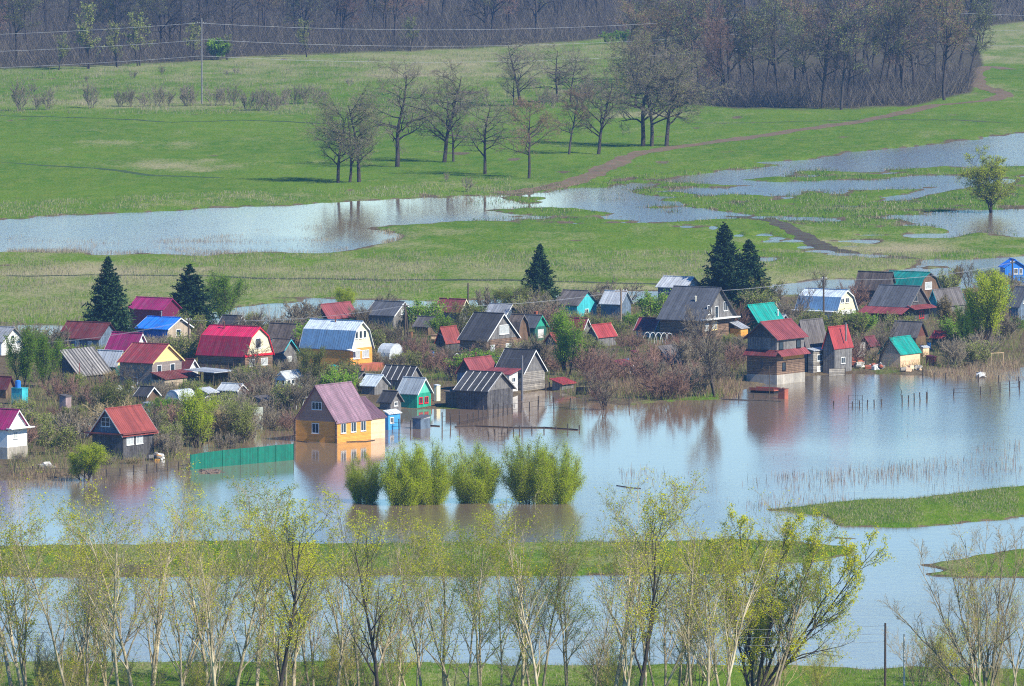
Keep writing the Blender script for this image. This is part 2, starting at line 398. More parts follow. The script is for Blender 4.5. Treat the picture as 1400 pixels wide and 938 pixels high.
strip('dirt_track', [(1385, 97), (1352, 92), (1330, 100), (1338, 118), (1378, 131), (1352, 142), (1290, 143), (1215, 160), (1160, 171), (1060, 184), (960, 199), (905, 205), (862, 215), (830, 230), (800, 246), (770, 256), (715, 262), (670, 267)], 2.6, 'brown earth track winding across the green meadow', (0.20, 0.12, 0.075), (0.13, 0.14, 0.05))
strip('muddy_track', [(880, 290), (955, 291), (1010, 296), (1062, 305), (1092, 322), (1112, 338), (1150, 346), (1215, 352), (1262, 357)], 2.1, 'dark wet ruts churned across the low meadow', (0.085, 0.058, 0.042), (0.10, 0.11, 0.05), 1.0, 5)
strip('cart_track', [(-20, 381), (200, 379), (420, 386), (560, 384), (700, 386), (900, 391), (1010, 393)], 1.5, 'thin dark cart track along the meadow behind the village', (0.055, 0.06, 0.03), (0.09, 0.11, 0.04), .8, 8)
strip('ditch_path', [(-20, 160), (60, 161), (160, 164), (250, 170), (330, 165), (440, 170), (520, 174)], 1.3, 'faint dark path across the far meadow', (0.05, 0.075, 0.02), (0.08, 0.12, 0.03), .6, 12)
strip('meadow_path', [(-20, 225), (60, 226), (140, 234), (220, 243), (330, 246)], 1.2, 'faint dark furrow across the lush green meadow', (0.05, 0.085, 0.02), (0.08, 0.12, 0.03), .6, 14)
strip('field_path', [(920, 169), (1010, 170), (1100, 167), (1180, 166), (1290, 165), (1393, 172)], 1.2, 'thin brown path in front of the bare grove', (0.09, 0.085, 0.04), (0.08, 0.12, 0.03), .6, 18)

# ------------------------------------------------------------------ plants
def unit(v): return v / np.maximum(np.linalg.norm(v, axis=-1, keepdims=True), 1e-9)
def sprout(P, R, rg, n, t0, t1, lf, ang, up, wig, K, rm, rmin, tap=0.5, curve=0.0, absl=None):
    N, K0, _ = P.shape
    plen = np.linalg.norm(np.diff(P, axis=1), axis=2).sum(1)
    t = t0 + (t1 - t0) * (np.arange(n)[None, :] + rg.random((N, n))) / n
    q = t * (K0 - 1); i = np.minimum(q.astype(int), K0 - 2); f = (q - i)[..., None]
    ar = np.arange(N)[:, None]
    A = P[ar, i]; B = P[ar, i + 1]; S = A * (1 - f) + B * f; T = unit(B - A)
    RR = R[ar, i] * (1 - f[..., 0]) + R[ar, i + 1] * f[..., 0]
    rv = rg.normal(size=S.shape); perp = unit(rv - (rv * T).sum(-1, keepdims=True) * T)
    an = np.radians(ang) * (0.7 + 0.6 * rg.random((N, n)))[..., None]
    d = np.cos(an) * T + np.sin(an) * perp; d[..., 2] += up; d = unit(d)
    Ln = (plen[:, None] if absl is None else absl) * lf * (1 - tap * t) * (0.65 + 0.7 * rg.random((N, n)))
    S = S.reshape(-1, 3); d = d.reshape(-1, 3); Ln = Ln.reshape(-1); R0 = np.maximum(RR.reshape(-1) * rm, rmin)
    out = [S]; cur = S
    for k in range(1, K):
        d = unit(d + rg.normal(size=d.shape) * wig + np.array([0, 0, curve])); cur = cur + d * (Ln / (K - 1))[:, None]; out.append(cur)
    P2 = np.stack(out, 1); w = np.linspace(1, 0, K)[None, :]; R2 = rmin * .6 + (R0[:, None] - rmin * .6) * w
    return P2, np.maximum(R2, rmin * .5)
def tubes(P, R, sides):
    N, K, _ = P.shape
    T = unit(P[:, -1] - P[:, 0]); h = np.tile(np.array([0, 0, 1.0]), (N, 1)); h[np.abs(T[:, 2]) > .9] = (1, 0, 0)
    U = unit(np.cross(T, h)); Vv = np.cross(T, U); a = np.arange(sides) * 2 * np.pi / sides
    ring = np.cos(a)[None, :, None] * U[:, None, :] + np.sin(a)[None, :, None] * Vv[:, None, :]
    V = P[:, :, None, :] + R[:, :, None, None] * ring[:, None]
    id_ = np.arange(N * K * sides).reshape(N, K, sides)
    a0 = id_[:, :-1]; b0 = id_[:, 1:]
    Fq = np.stack([a0, np.roll(a0, -1, 2), np.roll(b0, -1, 2), b0], -1).reshape(-1, 4)
    return V.reshape(-1, 3), Fq
def leaves(P, rg, n, size, spread=0.15, t0=0.2):
    N, K, _ = P.shape
    q = (t0 + (1 - t0) * rg.random((N, n))) * (K - 1); i = np.minimum(q.astype(int), K - 2); f = (q - i)[..., None]; ar = np.arange(N)[:, None]
    C = (P[ar, i] * (1 - f) + P[ar, i + 1] * f).reshape(-1, 3); C = C + rg.normal(size=C.shape) * spread
    m_ = len(C); nn_ = unit(rg.normal(size=(m_, 3)) * .75 + np.array([.45, -.25, .6])); u = unit(np.cross(nn_, rg.normal(size=(m_, 3)))); v = np.cross(nn_, u); s = size * (0.6 + 0.8 * rg.random((m_, 1)))
    V = np.stack([C - u * s, C - v * s * .6, C + u * s, C + v * s * .6], 1).reshape(-1, 3)
    return V, np.arange(m_ * 4).reshape(-1, 4)
class Acc:
    def __init__(s): s.V = []; s.F = []; s.M = []; s.n = 0
    def add(s, VF, mi):
        V, Fq = VF; s.V.append(V); s.F.append(Fq + s.n); s.M.append(np.full(len(Fq), mi)); s.n += len(V)
    def mesh(s, name, mats): return np_mesh(name, np.concatenate(s.V), np.concatenate(s.F), mats, np.concatenate(s.M))
def stems(rg, n, H, spread, lean, K=8, r=0.2, wig=0.06):
    out = []; d0 = np.zeros((n, 3)); az = rg.random(n) * 6.283; l = lean * np.sqrt(rg.random(n)) if n > 1 else np.array([lean * .3])
    d = unit(np.stack([np.cos(az) * l, np.sin(az) * l, np.ones(n)], 1)); cur = np.stack([np.cos(az) * spread, np.sin(az) * spread, np.full(n, -0.3)], 1) * (1 if n > 1 else np.array([0, 0, 1]))
    Ls = H * (0.8 + 0.25 * rg.random(n)) if n > 1 else np.array([H]); out.append(cur)
    if n > 20: Ls = Ls * (1.0 - .36 * (l / lean) ** 2)
    for k in range(1, K):
        d = unit(d + rg.normal(size=d.shape) * wig + np.array([0, 0, .02])); cur = cur + d * (Ls / (K - 1))[:, None]; out.append(cur)
    P = np.stack(out, 1); R = r * (np.linspace(1, 0.12, K)[None, :]) ** 0.9 * (0.8 + .3 * rg.random(n))[:, None]
    return P, R
BARK = barkmat('grey_brown_bark', (0.085, 0.07, 0.06), (0.05, 0.04, 0.035))
TWIG = barkmat('grey_brown_twigs', (0.28, 0.235, 0.165), (0.18, 0.15, 0.105))
TWIG_RED = barkmat('reddish_twigs', (0.27, 0.165, 0.12), (0.20, 0.12, 0.09))
BIRCH = barkmat('pale_poplar_bark', (0.50, 0.42, 0.29), (0.20, 0.16, 0.10), 1.2)
TWIG_PALE = barkmat('pale_fine_twigs', (0.42, 0.33, 0.17), (0.28, 0.22, 0.12))
L_YEL = leafmat('budding_leaves', (0.42, 0.50, 0.012), (0.66, 0.60, 0.02), trans=.45)
L_GRN = leafmat('fresh_leaves', (0.27, 0.38, 0.02), (0.46, 0.50, 0.035), trans=.5)
L_OLV = leafmat('olive_buds', (0.22, 0.27, 0.05), (0.32, 0.34, 0.09))
L_WIL = leafmat('willow_leaves', (0.34, 0.45, 0.02), (0.52, 0.56, 0.04), trans=.5)
L_DK = leafmat('spruce_needles', (0.024, 0.058, 0.028), (0.065, 0.12, 0.045), trans=.2)
L_TAN = leafmat('tan_catkins', (0.26, 0.20, 0.09), (0.34, 0.27, 0.12))
L_GRN2 = leafmat('mid_green_leaves', (0.15, 0.29, 0.025), (0.28, 0.42, 0.04), trans=.45)

def tree_meshes(seed, H, n0=1, r=0.25, bark=BARK, twig=TWIG, leaf=None, nleaf=0, lsize=.1, spec=None, lean=.15, spread=0, tw=0.022, wig0=.05):
    """trunk mesh with the limbs, crown mesh with branches, twigs and buds"""
    rg = np.random.default_rng(seed)
    s = dict(c=(11, 6, 5, 3), t0=.3, lf=(.42, .5, .5, .5), ang=(48, 42, 40, 40), up=(.25, .15, .1, .05), lspread=.15, wig=.10, tap=.45)
    s.update(spec or {})
    P0, R0 = stems(rg, n0, H, spread, lean, 9, r, wig0)
    P1, R1 = sprout(P0, R0, rg, s['c'][0], s['t0'], .98, s['lf'][0], s['ang'][0], s['up'][0], s['wig'], 6, .62, tw * 2, s['tap'], .05)
    P2, R2 = sprout(P1, R1, rg, s['c'][1], .25, 1, s['lf'][1], s['ang'][1], s['up'][1], s['wig'], 5, .6, tw * 1.3, .4, .03)
    P3, R3 = sprout(P2, R2, rg, s['c'][2], .2, 1, s['lf'][2], s['ang'][2], s['up'][2], s['wig'], 4, .7, tw, .35, .02)
    A = Acc(); A.add(tubes(P0, R0, 7), 0); A.add(tubes(P1, R1, 5), 0)
    B = Acc(); B.add(tubes(P2, R2, 4), 0); B.add(tubes(P3, R3, 3), 1)
    last = P3
    if len(s['c']) > 3 and s['c'][3]:
        P4, R4 = sprout(P3, R3, rg, s['c'][3], .2, 1, s['lf'][3], s['ang'][3], s['up'][3], .12, 3, .7, tw * .8, .3)
        B.add(tubes(P4, R4, 3), 1); last = P4
    if leaf is not None: B.add(leaves(last, rg, nleaf, lsize, s['lspread']), 2)
    mats = [bark, twig] + ([leaf] if leaf is not None else [])
    return A.mesh('trunk', [bark]), B.mesh('crown', mats)
def whole(tm):
    """one mesh holding trunk and crown, for plants too small in view to show parts"""
    a, b = tm
    def arr(me):
        v = np.empty(len(me.vertices) * 3, np.float32); me.vertices.foreach_get('co', v)
        f = np.empty(len(me.loops), np.int32); me.loops.foreach_get('vertex_index', f)
        mi = np.empty(len(me.polygons), np.int32); me.polygons.foreach_get('material_index', mi)
        return v.reshape(-1, 3), f.reshape(-1, 4), mi
    va, fa, ma = arr(a); vb, fb, mb = arr(b)
    return np_mesh('plant', np.concatenate([va, vb]), np.concatenate([fa, fb + len(va)]), list(b.materials), np.concatenate([ma, mb]))
def put_tree(name, tm, px, py, sc, label, cat='tree', group=None, rot=None, sz=None, minz=None):
    x, y, z = place(px, py)
    if isinstance(tm, tuple):
        o = link(name, None, loc=(x, y, z)); link('trunk', tm[0], o); link('crown', tm[1], o)
    else: o = link(name, tm, loc=(x, y, z))
    o.rotation_euler = (0, 0, rnd.random() * 6.28 if rot is None else rot)
    o.scale = (sc, sc, sc * (sz or 1)); tag(o, label, cat, group); return o
def spruce_meshes(seed, H, Rm, bottom=.04):
    rg = np.random.default_rng(seed)
    P0 = np.stack([np.zeros(8), np.zeros(8), np.linspace(-.3, H, 8)], 1)[None]; R0 = np.linspace(.2, .02, 8)[None]
    A = Acc(); A.add(tubes(P0, R0, 7), 0)
    n = 280; t = np.sort(bottom + (1 - bottom) * rg.random(n) ** 1.25); az = np.arange(n) * 2.399 + rg.random(n)
    Lb = Rm * (1 - t) ** .85 * (.62 + .50 * rg.random(n)) + .15
    K = 6; pts = []
    for k in range(K):
        u = k / (K - 1); r_ = Lb * u
        z = t * H - Lb * (.30 * np.sin(u * 2.6) - .10 * u * u) * (1.1 - .7 * t) + Lb * .35 * t * u + rg.normal(size=n) * .12 * u
        pts.append(np.stack([np.cos(az) * r_, np.sin(az) * r_, z], 1))
    P1 = np.stack(pts, 1); R1 = np.linspace(.04, .01, K)[None] * np.ones((n, 1))
    B = Acc(); B.add(tubes(P1, R1, 3), 0)
    P2, R2 = sprout(P1, R1, rg, 16, .12, 1, .36, 55, -.16, .08, 3, .5, .008, .55)
    def ribbon(P, w, az_):
        d = unit(P[:, -1] - P[:, 0]); v = unit(np.cross(d, az_)) * w
        a, b, c = P[:, 0], P[:, 1], P[:, 2]
        V = np.stack([a - v, a + v, b + v * .9, b - v * .9, c - v * .2, c + v * .2], 1).reshape(-1, 3); i = np.arange(len(P))[:, None] * 6
        return V, np.concatenate([i + np.array([0, 1, 2, 3]), i + np.array([3, 2, 5, 4])], 0)
    B.add(ribbon(P2, .085, rg.normal(size=(len(P2), 3)) * .5 + np.array([0, 0, 1.])), 1); B.add(ribbon(P2, .075, rg.normal(size=(len(P2), 3))), 1)
    P3, R3 = sprout(P2, R2, rg, 3, .2, 1, .7, 45, -.25, .05, 3, .5, .006, .3)
    B.add(ribbon(P3, .06, rg.normal(size=(len(P3), 3))), 1)
    return A.mesh('trunk', [BARK]), B.mesh('crown', [BARK, L_DK])

# ------------------------------------------------------------------ building materials
GREY_V = M('grey_boards', (0.20, 0.19, 0.18), axis='h', w=.16, var=.3, col2=(0.11, 0.10, 0.095), amt=.4)
DARKGREY_V = M('dark_weathered_boards', (0.105, 0.10, 0.10), axis='h', w=.17, var=.35, col2=(0.05, 0.045, 0.045), amt=.45)
BROWN_V = M('brown_boards', (0.17, 0.105, 0.065), axis='h', w=.16, var=.3, col2=(0.09, 0.06, 0.045), amt=.35)
PINK_V = M('pinkish_raw_boards', (0.36, 0.23, 0.17), axis='z', w=.16, var=.12, groove=.25)
LOG_OR = M('orange_planed_logs', (0.78, 0.36, 0.07), .55, axis='z', w=.17, var=.12, groove=.4, bump=.05)
LOG_PALE = M('pale_new_boards', (0.80, 0.55, 0.34), .7, axis='z', w=.16, var=.12, groove=.2)
LOG_BR = M('brown_logs', (0.22, 0.14, 0.09), axis='z', w=.24, var=.4, groove=.6, gw=.22, col2=(0.12, 0.08, 0.06), amt=.4, bump=.06)
LOG_GR = M('weathered_grey_logs', (0.30, 0.27, 0.23), axis='z', w=.25, var=.35, groove=.5, gw=.2, col2=(0.17, 0.15, 0.13), amt=.4, bump=.06)
WHITE_H = M('white_washed_boards', (0.62, 0.60, 0.56), axis='z', w=.22, var=.15, groove=.35, col2=(0.38, 0.36, 0.33), amt=.3)
WHITE = M('white_paint', (0.75, 0.75, 0.72), .6, var=.08)
CREAM = M('cream_siding', (0.82, 0.74, 0.48), .6, axis='z', w=.2, var=.06, groove=.15)
YELLOW = M('yellow_siding', (0.85, 0.62, 0.25), .6, axis='z', w=.2, var=.06, groove=.15)
BEIGE = M('beige_boards', (0.45, 0.36, 0.26), axis='h', w=.18, var=.18)
BRICK = M('grey_brick', (0.30, 0.25, 0.22), .9, axis='z', w=.12, var=.2, groove=.35, col2=(0.20, 0.17, 0.155), amt=.45, nscale=3)
CONC = M('pale_concrete_blocks', (0.42, 0.38, 0.32), .9, axis='h', w=.6, var=.2, groove=.35, gw=.06, col2=(0.25, 0.22, 0.19), amt=.35)
PURPLE_W = M('purple_sheet_wall', (0.16, 0.02, 0.06), .5, axis='h', w=.2, var=.1)
BLUE_W = M('blue_painted_boards', (0.07, 0.33, 0.62), .6, axis='h', w=.2, var=.15)
BRIGHTBLUE = M('bright_blue_boards', (0.03, 0.20, 0.62), .6, axis='h', w=.2, var=.15)
TURQ_W = M('turquoise_boards', (0.06, 0.48, 0.52), .6, axis='h', w=.2, var=.2, col2=(0.25, 0.5, 0.5), amt=.2)
GREEN_W = M('green_painted_boards', (0.03, 0.34, 0.22), .6, axis='h', w=.2, var=.2)
DKGREEN_W = M('dark_green_boards', (0.03, 0.13, 0.10), .7, axis='h', w=.2, var=.25)
BLUEGREY_W = M('blue_grey_boards', (0.14, 0.19, 0.25), .8, axis='h', w=.2, var=.3, col2=(.08, .10, .13), amt=.4)
DARK = M('dark_interior', (0.012, 0.012, 0.014), .9)
GLASS = M('dark_window_glass', (0.03, 0.045, 0.06), .12, var=.3, spec=.6)
CURTAIN = M('pale_curtained_glass', (0.45, 0.47, 0.46), .25, var=.3, spec=.5, nscale=3)
REDTRIM = M('red_trim', (0.72, 0.02, 0.04), .5, var=.05)
RUSTPIPE = M('rusty_pipe', (0.16, 0.06, 0.035), .7)
STEEL = M('grey_steel', (0.35, 0.36, 0.38), .45, metal=.5)
BRICKRED = M('red_brick', (0.38, 0.11, 0.06), .9, axis='z', w=.1, var=.25)
TERRA = M('rusty_red_tank_paint', (0.42, 0.12, 0.07), .7, col2=(.22, .08, .05), amt=.35)
POLE = M('tarred_pole_wood', (0.10, 0.075, 0.055), .9, axis=None, var=.3, stretch=(1, 1, .1))
POSTW = M('grey_post_wood', (0.075, 0.06, 0.05), .9, var=.3)
PLAST = M('milky_greenhouse_film', (0.55, 0.58, 0.60), .4, var=.15, nscale=2)
def roofm(name, col, ax, w=.5, **k):
    a = dict(rough=.55, axis=ax, w=w, var=.24, groove=.5, gw=.12, spec=.4, col2=tuple(v * .55 + .05 for v in col), amt=.42, soft=.12, nscale=.9, stretch=(1, 1, .6)); a.update(k)
    return M(name + '_' + ax, col, **a)
RC = {}
RSPEC = dict(
 magenta=dict(col=(0.62, 0.02, 0.10), w=.35), magentashade=dict(col=(0.28, 0.015, 0.045), w=.35), purple=dict(col=(0.32, 0.02, 0.12), w=.35),
 red=dict(col=(0.28, 0.045, 0.055), w=.4), rustred=dict(col=(0.28, 0.06, 0.045), w=.4, col2=(.24, .07, .05), amt=.3), dullred=dict(col=(0.25, 0.06, 0.06), w=.45, col2=(.20, .12, .11), amt=.3),
 brightred=dict(col=(0.36, 0.05, 0.045), w=.4, col2=(.30, .10, .09), amt=.3), darkred=dict(col=(0.17, 0.035, 0.035), w=.4),
 mauve=dict(col=(0.30, 0.18, 0.22), w=.28, groove=.4, gw=.25), plum=dict(col=(0.20, 0.11, 0.14), w=.3),
 blue=dict(col=(0.02, 0.20, 0.75), w=.35), skyblue=dict(col=(0.13, 0.25, 0.42), w=.4, var=.12), paleblue=dict(col=(0.62, 0.70, 0.76), w=.4, var=.12),
 teal=dict(col=(0.005, 0.30, 0.24), w=.3, groove=.3), tealdark=dict(col=(0.01, 0.22, 0.19), w=.3),
 grey=dict(col=(0.33, 0.34, 0.36), rough=.6, col2=(.22, .21, .21), amt=.4), slate=dict(col=(0.105, 0.11, 0.125), rough=.8, col2=(.07, .07, .075), amt=.4, var=.2),
 dark=dict(col=(0.055, 0.055, 0.062), rough=.85, col2=(.035, .035, .04), amt=.4, var=.25), brown=dict(col=(0.17, 0.13, 0.105), rough=.85, col2=(.09, .07, .06), amt=.45, var=.25),
 browngrey=dict(col=(0.15, 0.135, 0.13), rough=.85, col2=(.10, .085, .08), amt=.45, var=.25),
 rustgrey=dict(col=(0.32, 0.36, 0.39), rough=.6, col2=(.30, .14, .08), amt=.32, var=.2, soft=.05), stripe=dict(col=(0.30, 0.28, 0.26), rough=.7, groove=.75, gw=.45, w=.75, col2=(.2, .13, .09), amt=.25, var=.3),
 white=dict(col=(0.66, 0.69, 0.70), var=.08), palegrey=dict(col=(0.50, 0.52, 0.54), rough=.6, var=.15, col2=(.33, .33, .34), amt=.35),
 batten=dict(col=(0.05, 0.05, 0.056), rough=.9, w=.95, groove=0, var=.35), film=dict(col=(0.58, 0.61, 0.62), rough=.4, var=.12, w=.8, groove=.2))
def roofmat(k, ax):
    if (k, ax) not in RC:
        q = dict(RSPEC[k]); RC[(k, ax)] = roofm('roof_' + k, q.pop('col'), ax, **q)
    return RC[(k, ax)]

# ------------------------------------------------------------------ buildings
HOUSES = []
GRP = 'cottages and sheds of the flooded village'
class House:
    def __init__(s, name, short, label, cat, x, y, wl, wr, theta=57, land=True):
        X, Y, Z = place(x, y)
        s.base = max(Z, 0) if land else 0
        X, Y = unproj(x, y, s.base)
        s.s = scl(y); s.th = math.radians(theta); s.lx = wr / (s.s * math.cos(s.th)); s.ly = wl / (s.s * math.sin(s.th))
        e2 = Vector((math.cos(s.th), math.sin(s.th), 0)); e1 = Vector((-math.sin(s.th), math.cos(s.th), 0))
        c = Vector((X, Y, 0)) + e2 * s.lx / 2 + e1 * s.ly / 2
        s.root = link(name, None, loc=(c.x, c.y, s.base)); s.root.rotation_euler = (0, 0, s.th)
        tag(s.root, label, cat, GRP); s.zb = -s.base - .6
        HOUSES.append(dict(x=x, y=y, wl=wl, wr=wr, short=short, c=(c.x, c.y), r=max(s.lx, s.ly) / 2, e1=e1, e2=e2, lx=s.lx, ly=s.ly))
        s.px = 1 / s.s
    def walls(s, hw, mat, z0=None, x0=None, x1=None, y0=None, y1=None, name='wall', matR=None):
        """walls up to hw pixels above the base, all round a rectangle of the plan"""
        x0 = -s.lx / 2 if x0 is None else x0; x1 = s.lx / 2 if x1 is None else x1; y0 = -s.ly / 2 if y0 is None else y0; y1 = s.ly / 2 if y1 is None else y1
        b = MB(); b.box(x0, x1, y0, y1, s.zb if z0 is None else z0 * s.px, hw * s.px, 0, top=True, bottom=False)
        if matR: b.mi[0] = 1; mat = [mat, matR]
        return b.build(name, mat, s.root)
    def prof(s, kind, w, hr):
        if kind == 'gable': return [(-w / 2, 0), (0, hr), (w / 2, 0)]
        if kind == 'gambrel': return [(-w / 2, 0), (-w * .31, hr * .66), (0, hr), (w * .31, hr * .66), (w / 2, 0)]
        if kind == 'arch': return [(w / 2 * math.cos(a), hr * math.sin(a)) for a in [math.pi - math.pi * i / 10 for i in range(11)]]
        if kind == 'shed': return [(-w / 2, 0), (w / 2, hr)]
        if kind == 'shedback': return [(-w / 2, hr), (w / 2, 0)]
        if kind == 'flat': return [(-w / 2, 0), (w / 2, hr)]
    def roof(s, hw, hr, ridge, kind, roof, gable=None, trim=None, oh=.35, x0=None, x1=None, y0=None, y1=None, t=.09, ribs=.55, ribmat=None, name='roof', upper=None, ohv=None):
        x0 = -s.lx / 2 if x0 is None else x0; x1 = s.lx / 2 if x1 is None else x1; y0 = -s.ly / 2 if y0 is None else y0; y1 = s.ly / 2 if y1 is None else y1
        cx, cy = (x0 + x1) / 2, (y0 + y1) / 2; z = hw * s.px; h = hr * s.px
        w, ln = ((x1 - x0), (y1 - y0)) if ridge == 'y' else ((y1 - y0), (x1 - x0))
        mp = (lambda u, v, zz: (cx + u, cy + v, z + zz)) if ridge == 'y' else (lambda u, v, zz: (cx + v, cy + u, z + zz))
        P = s.prof(kind, w, h)
        if gable is not None and kind != 'flat':
            g = MB()
            pts = list(P)
            if kind.startswith('shed'): pts = [P[0], P[1], (w / 2 if kind == 'shed' else -w / 2, 0)]
            n = len(pts); a = [mp(u, -ln / 2, zz) for u, zz in pts] + [mp(u, ln / 2, zz) for u, zz in pts]
            g.poly(a, [tuple(range(n)), tuple(range(n, 2 * n))] + [(i, (i + 1) % n, n + (i + 1) % n, n + i) for i in range(n)])
            g.build('gable', gable, s.root)
        # roof slab with eaves carried outward along the slope
        def ext(a, b, d):
            dx, dz = a[0] - b[0], a[1] - b[1]; q = math.hypot(dx, dz) or 1; return (a[0] + dx / q * d, a[1] + dz / q * d)
        Q = list(P); Q[0] = ext(P[0], P[1], oh); Q[-1] = ext(P[-1], P[-2], oh)
        ov = oh if ohv is None else ohv; v0, v1 = -ln / 2 - ov, ln / 2 + ov; n = len(Q); up = .015
        ax = ('y' if ridge == 'y' else 'x') if not kind == 'arch' else 'y' if ridge == 'y' else 'x'
        mats = [roofmat(roof, ax)]
        if upper: mats.append(roofmat(upper, ax))
        if ribmat: mats.append(ribmat)
        b = MB(); top = [(u, zz + t + up) for u, zz in Q]; bot = [(u, zz + up) for u, zz in Q]
        for i in range(n - 1):
            mi = 1 if (upper and kind == 'gambrel' and i in (1, 2)) else 0
            pts = [mp(*top[i][:1], v0, top[i][1]), mp(top[i + 1][0], v0, top[i + 1][1]), mp(top[i + 1][0], v1, top[i + 1][1]), mp(top[i][0], v1, top[i][1]),
                   mp(bot[i][0], v0, bot[i][1]), mp(bot[i + 1][0], v0, bot[i + 1][1]), mp(bot[i + 1][0], v1, bot[i + 1][1]), mp(bot[i][0], v1, bot[i][1])]
            fs = [(0, 1, 2, 3), (4, 5, 6, 7), (0, 1, 5, 4), (3, 2, 6, 7)]
            if i == 0: fs.append((0, 3, 7, 4))
            if i == n - 2: fs.append((1, 2, 6, 5))
            b.poly(pts, fs, mi)
            if ribs:
                k = max(1, int((v1 - v0) / ribs)); st = (v1 - v0 - .1) / k
                for j in range(k + 1):
                    v = v0 + .05 + st * j; hw_ = .022 if not ribmat else .05
                    r0, r1 = top[i], top[i + 1]; e = .035 if not ribmat else .05
                    pts = [mp(r0[0], v - hw_, r0[1] + .002), mp(r1[0], v - hw_, r1[1] + .002), mp(r1[0], v - hw_, r1[1] + e), mp(r0[0], v - hw_, r0[1] + e),
                           mp(r0[0], v + hw_, r0[1] + .002), mp(r1[0], v + hw_, r1[1] + .002), mp(r1[0], v + hw_, r1[1] + e), mp(r0[0], v + hw_, r0[1] + e)]
                    b.poly(pts, [(0, 1, 2, 3), (4, 5, 6, 7), (3, 2, 6, 7), (0, 3, 7, 4), (1, 2, 6, 5)], len(mats) - 1 if ribmat else mi)
        if kind in ('gable', 'gambrel'):
            a_, c_ = mp(0, v0 - .01, h + t + up + .04), mp(0, v1 + .01, h + t + up + .04); b.beam(a_, c_, .09, 0, 6)
        ro = b.build(name, mats, s.root)
        if trim is not None:
            for v, sg in ((v0, -1), (v1, 1)):
                tb = MB()
                for i in range(n - 1):
                    p, q = Q[i], Q[i + 1]; va, vb = v + sg * .004, v + sg * .045; d = .16
                    tb.poly([mp(p[0], va, p[1] - d + t), mp(q[0], va, q[1] - d + t), mp(q[0], va, q[1] + t + .03), mp(p[0], va, p[1] + t + .03),
                             mp(p[0], vb, p[1] - d + t), mp(q[0], vb, q[1] - d + t), mp(q[0], vb, q[1] + t + .03), mp(p[0], vb, p[1] + t + .03)],
                            [(0, 1, 2, 3), (4, 5, 6, 7), (3, 2, 6, 7), (0, 1, 5, 4), (0, 3, 7, 4), (1, 2, 6, 5)])
                tb.build('bargeboard', trim, s.root)
        return ro
    def opening(s, face, u, z, w, h, frame=WHITE, glass=GLASS, mull=1, cross=0, name='window', dx=0, dy=0):
        """window or door on the right ('R') or left ('L') face: u, z its centre in pixels from the near corner and the base"""
        zc = z * s.px; hh = h * s.px / 2
        if face == 'R': k = 1 / (s.s * math.cos(s.th)); c = -s.lx / 2 + u * k; f = lambda a, d, zz: (a, -s.ly / 2 - d + dy, zz)
        else: k = 1 / (s.s * math.sin(s.th)); c = -s.ly / 2 + u * k; f = lambda a, d, zz: (-s.lx / 2 - d + dx, a, zz)
        ww = w * k / 2; fr = min(.09, ww * .28)
        def bar(b, a0, a1, z0, z1, d0, d1):
            p = [f(a0, d0, z0), f(a1, d0, z0), f(a1, d1, z0), f(a0, d1, z0), f(a0, d0, z1), f(a1, d0, z1), f(a1, d1, z1), f(a0, d1, z1)]
            b.poly(p, [(0, 1, 2, 3), (4, 5, 6, 7), (0, 1, 5, 4), (1, 2, 6, 5), (2, 3, 7, 6), (3, 0, 4, 7)])
        b = MB()
        bar(b, c - ww, c - ww + fr, zc - hh, zc + hh, .003, .06); bar(b, c + ww - fr, c + ww, zc - hh, zc + hh, .003, .06)
        bar(b, c - ww + fr, c + ww - fr, zc - hh, zc - hh + fr, .003, .06); bar(b, c - ww + fr, c + ww - fr, zc + hh - fr, zc + hh, .003, .06)
        for i in range(mull):
            q = c - ww + 2 * ww * (i + 1) / (mull + 1); bar(b, q - .03, q + .03, zc - hh + fr, zc + hh - fr, .02, .052)
        if cross: bar(b, c - ww + fr, c + ww - fr, zc - .03, zc + .03, .022, .05)
        if name == 'window': bar(b, c - ww - .05, c + ww + .05, zc - hh - .05, zc - hh - .003, .003, .12)
        w_ = b.build(name, frame, s.root)
        g = MB(); bar(g, c - ww + fr, c + ww - fr, zc - hh + fr, zc + hh - fr, .004, .018); g.build('pane' if name == 'window' else 'leaf_panel', glass, w_)
        return w_
    def pipe(s, x, y, z0, z1, r=.09, mat=RUSTPIPE, cap=True, square=False):
        b = MB(); p = s.px
        if square: b.box(x - r, x + r, y - r, y + r, z0 * p, z1 * p); b.box(x - r - .04, x + r + .04, y - r - .04, y + r + .04, z1 * p, z1 * p + .1)
        else:
            b.beam((x, y, z0 * p), (x, y, z1 * p), r, 0, 8)
            if cap: b.beam((x, y, z1 * p + .03), (x, y, z1 * p + .16), r * 1.6, 0, 8, r * .3)
        return b.build('chimney', mat, s.root)
    def plinth(s, h, mat=CONC, o=.05):
        b = MB(); b.box(-s.lx / 2 - o, s.lx / 2 + o, -s.ly / 2 - o, s.ly / 2 + o, s.zb, h * s.px, bottom=False)
        return b.build('foundation', mat, s.root)

def simple(name, short, label, x, y, wl, wr, hw, hr, ridge, kind, roof, wall, gable=None, trim=None, wins=(), cat='house', theta=57, land=True, pl=None, pipe=None, wallR=None, **k):
    h = House(name, short, label, cat, x, y, wl, wr, theta, land)
    h.walls(hw, wall, matR=wallR); h.roof(hw, hr, ridge, kind, roof, gable or wall, trim, **k)
    if pl: h.plinth(pl)
    for wdw in wins:
        f, u, z, w, hh = wdw[:5]; kw = wdw[5] if len(wdw) > 5 else {}; h.opening(f, u, z, w, hh, **kw)
    if pipe: h.pipe(*pipe)
    return h
C1 = dict(glass=CURTAIN)
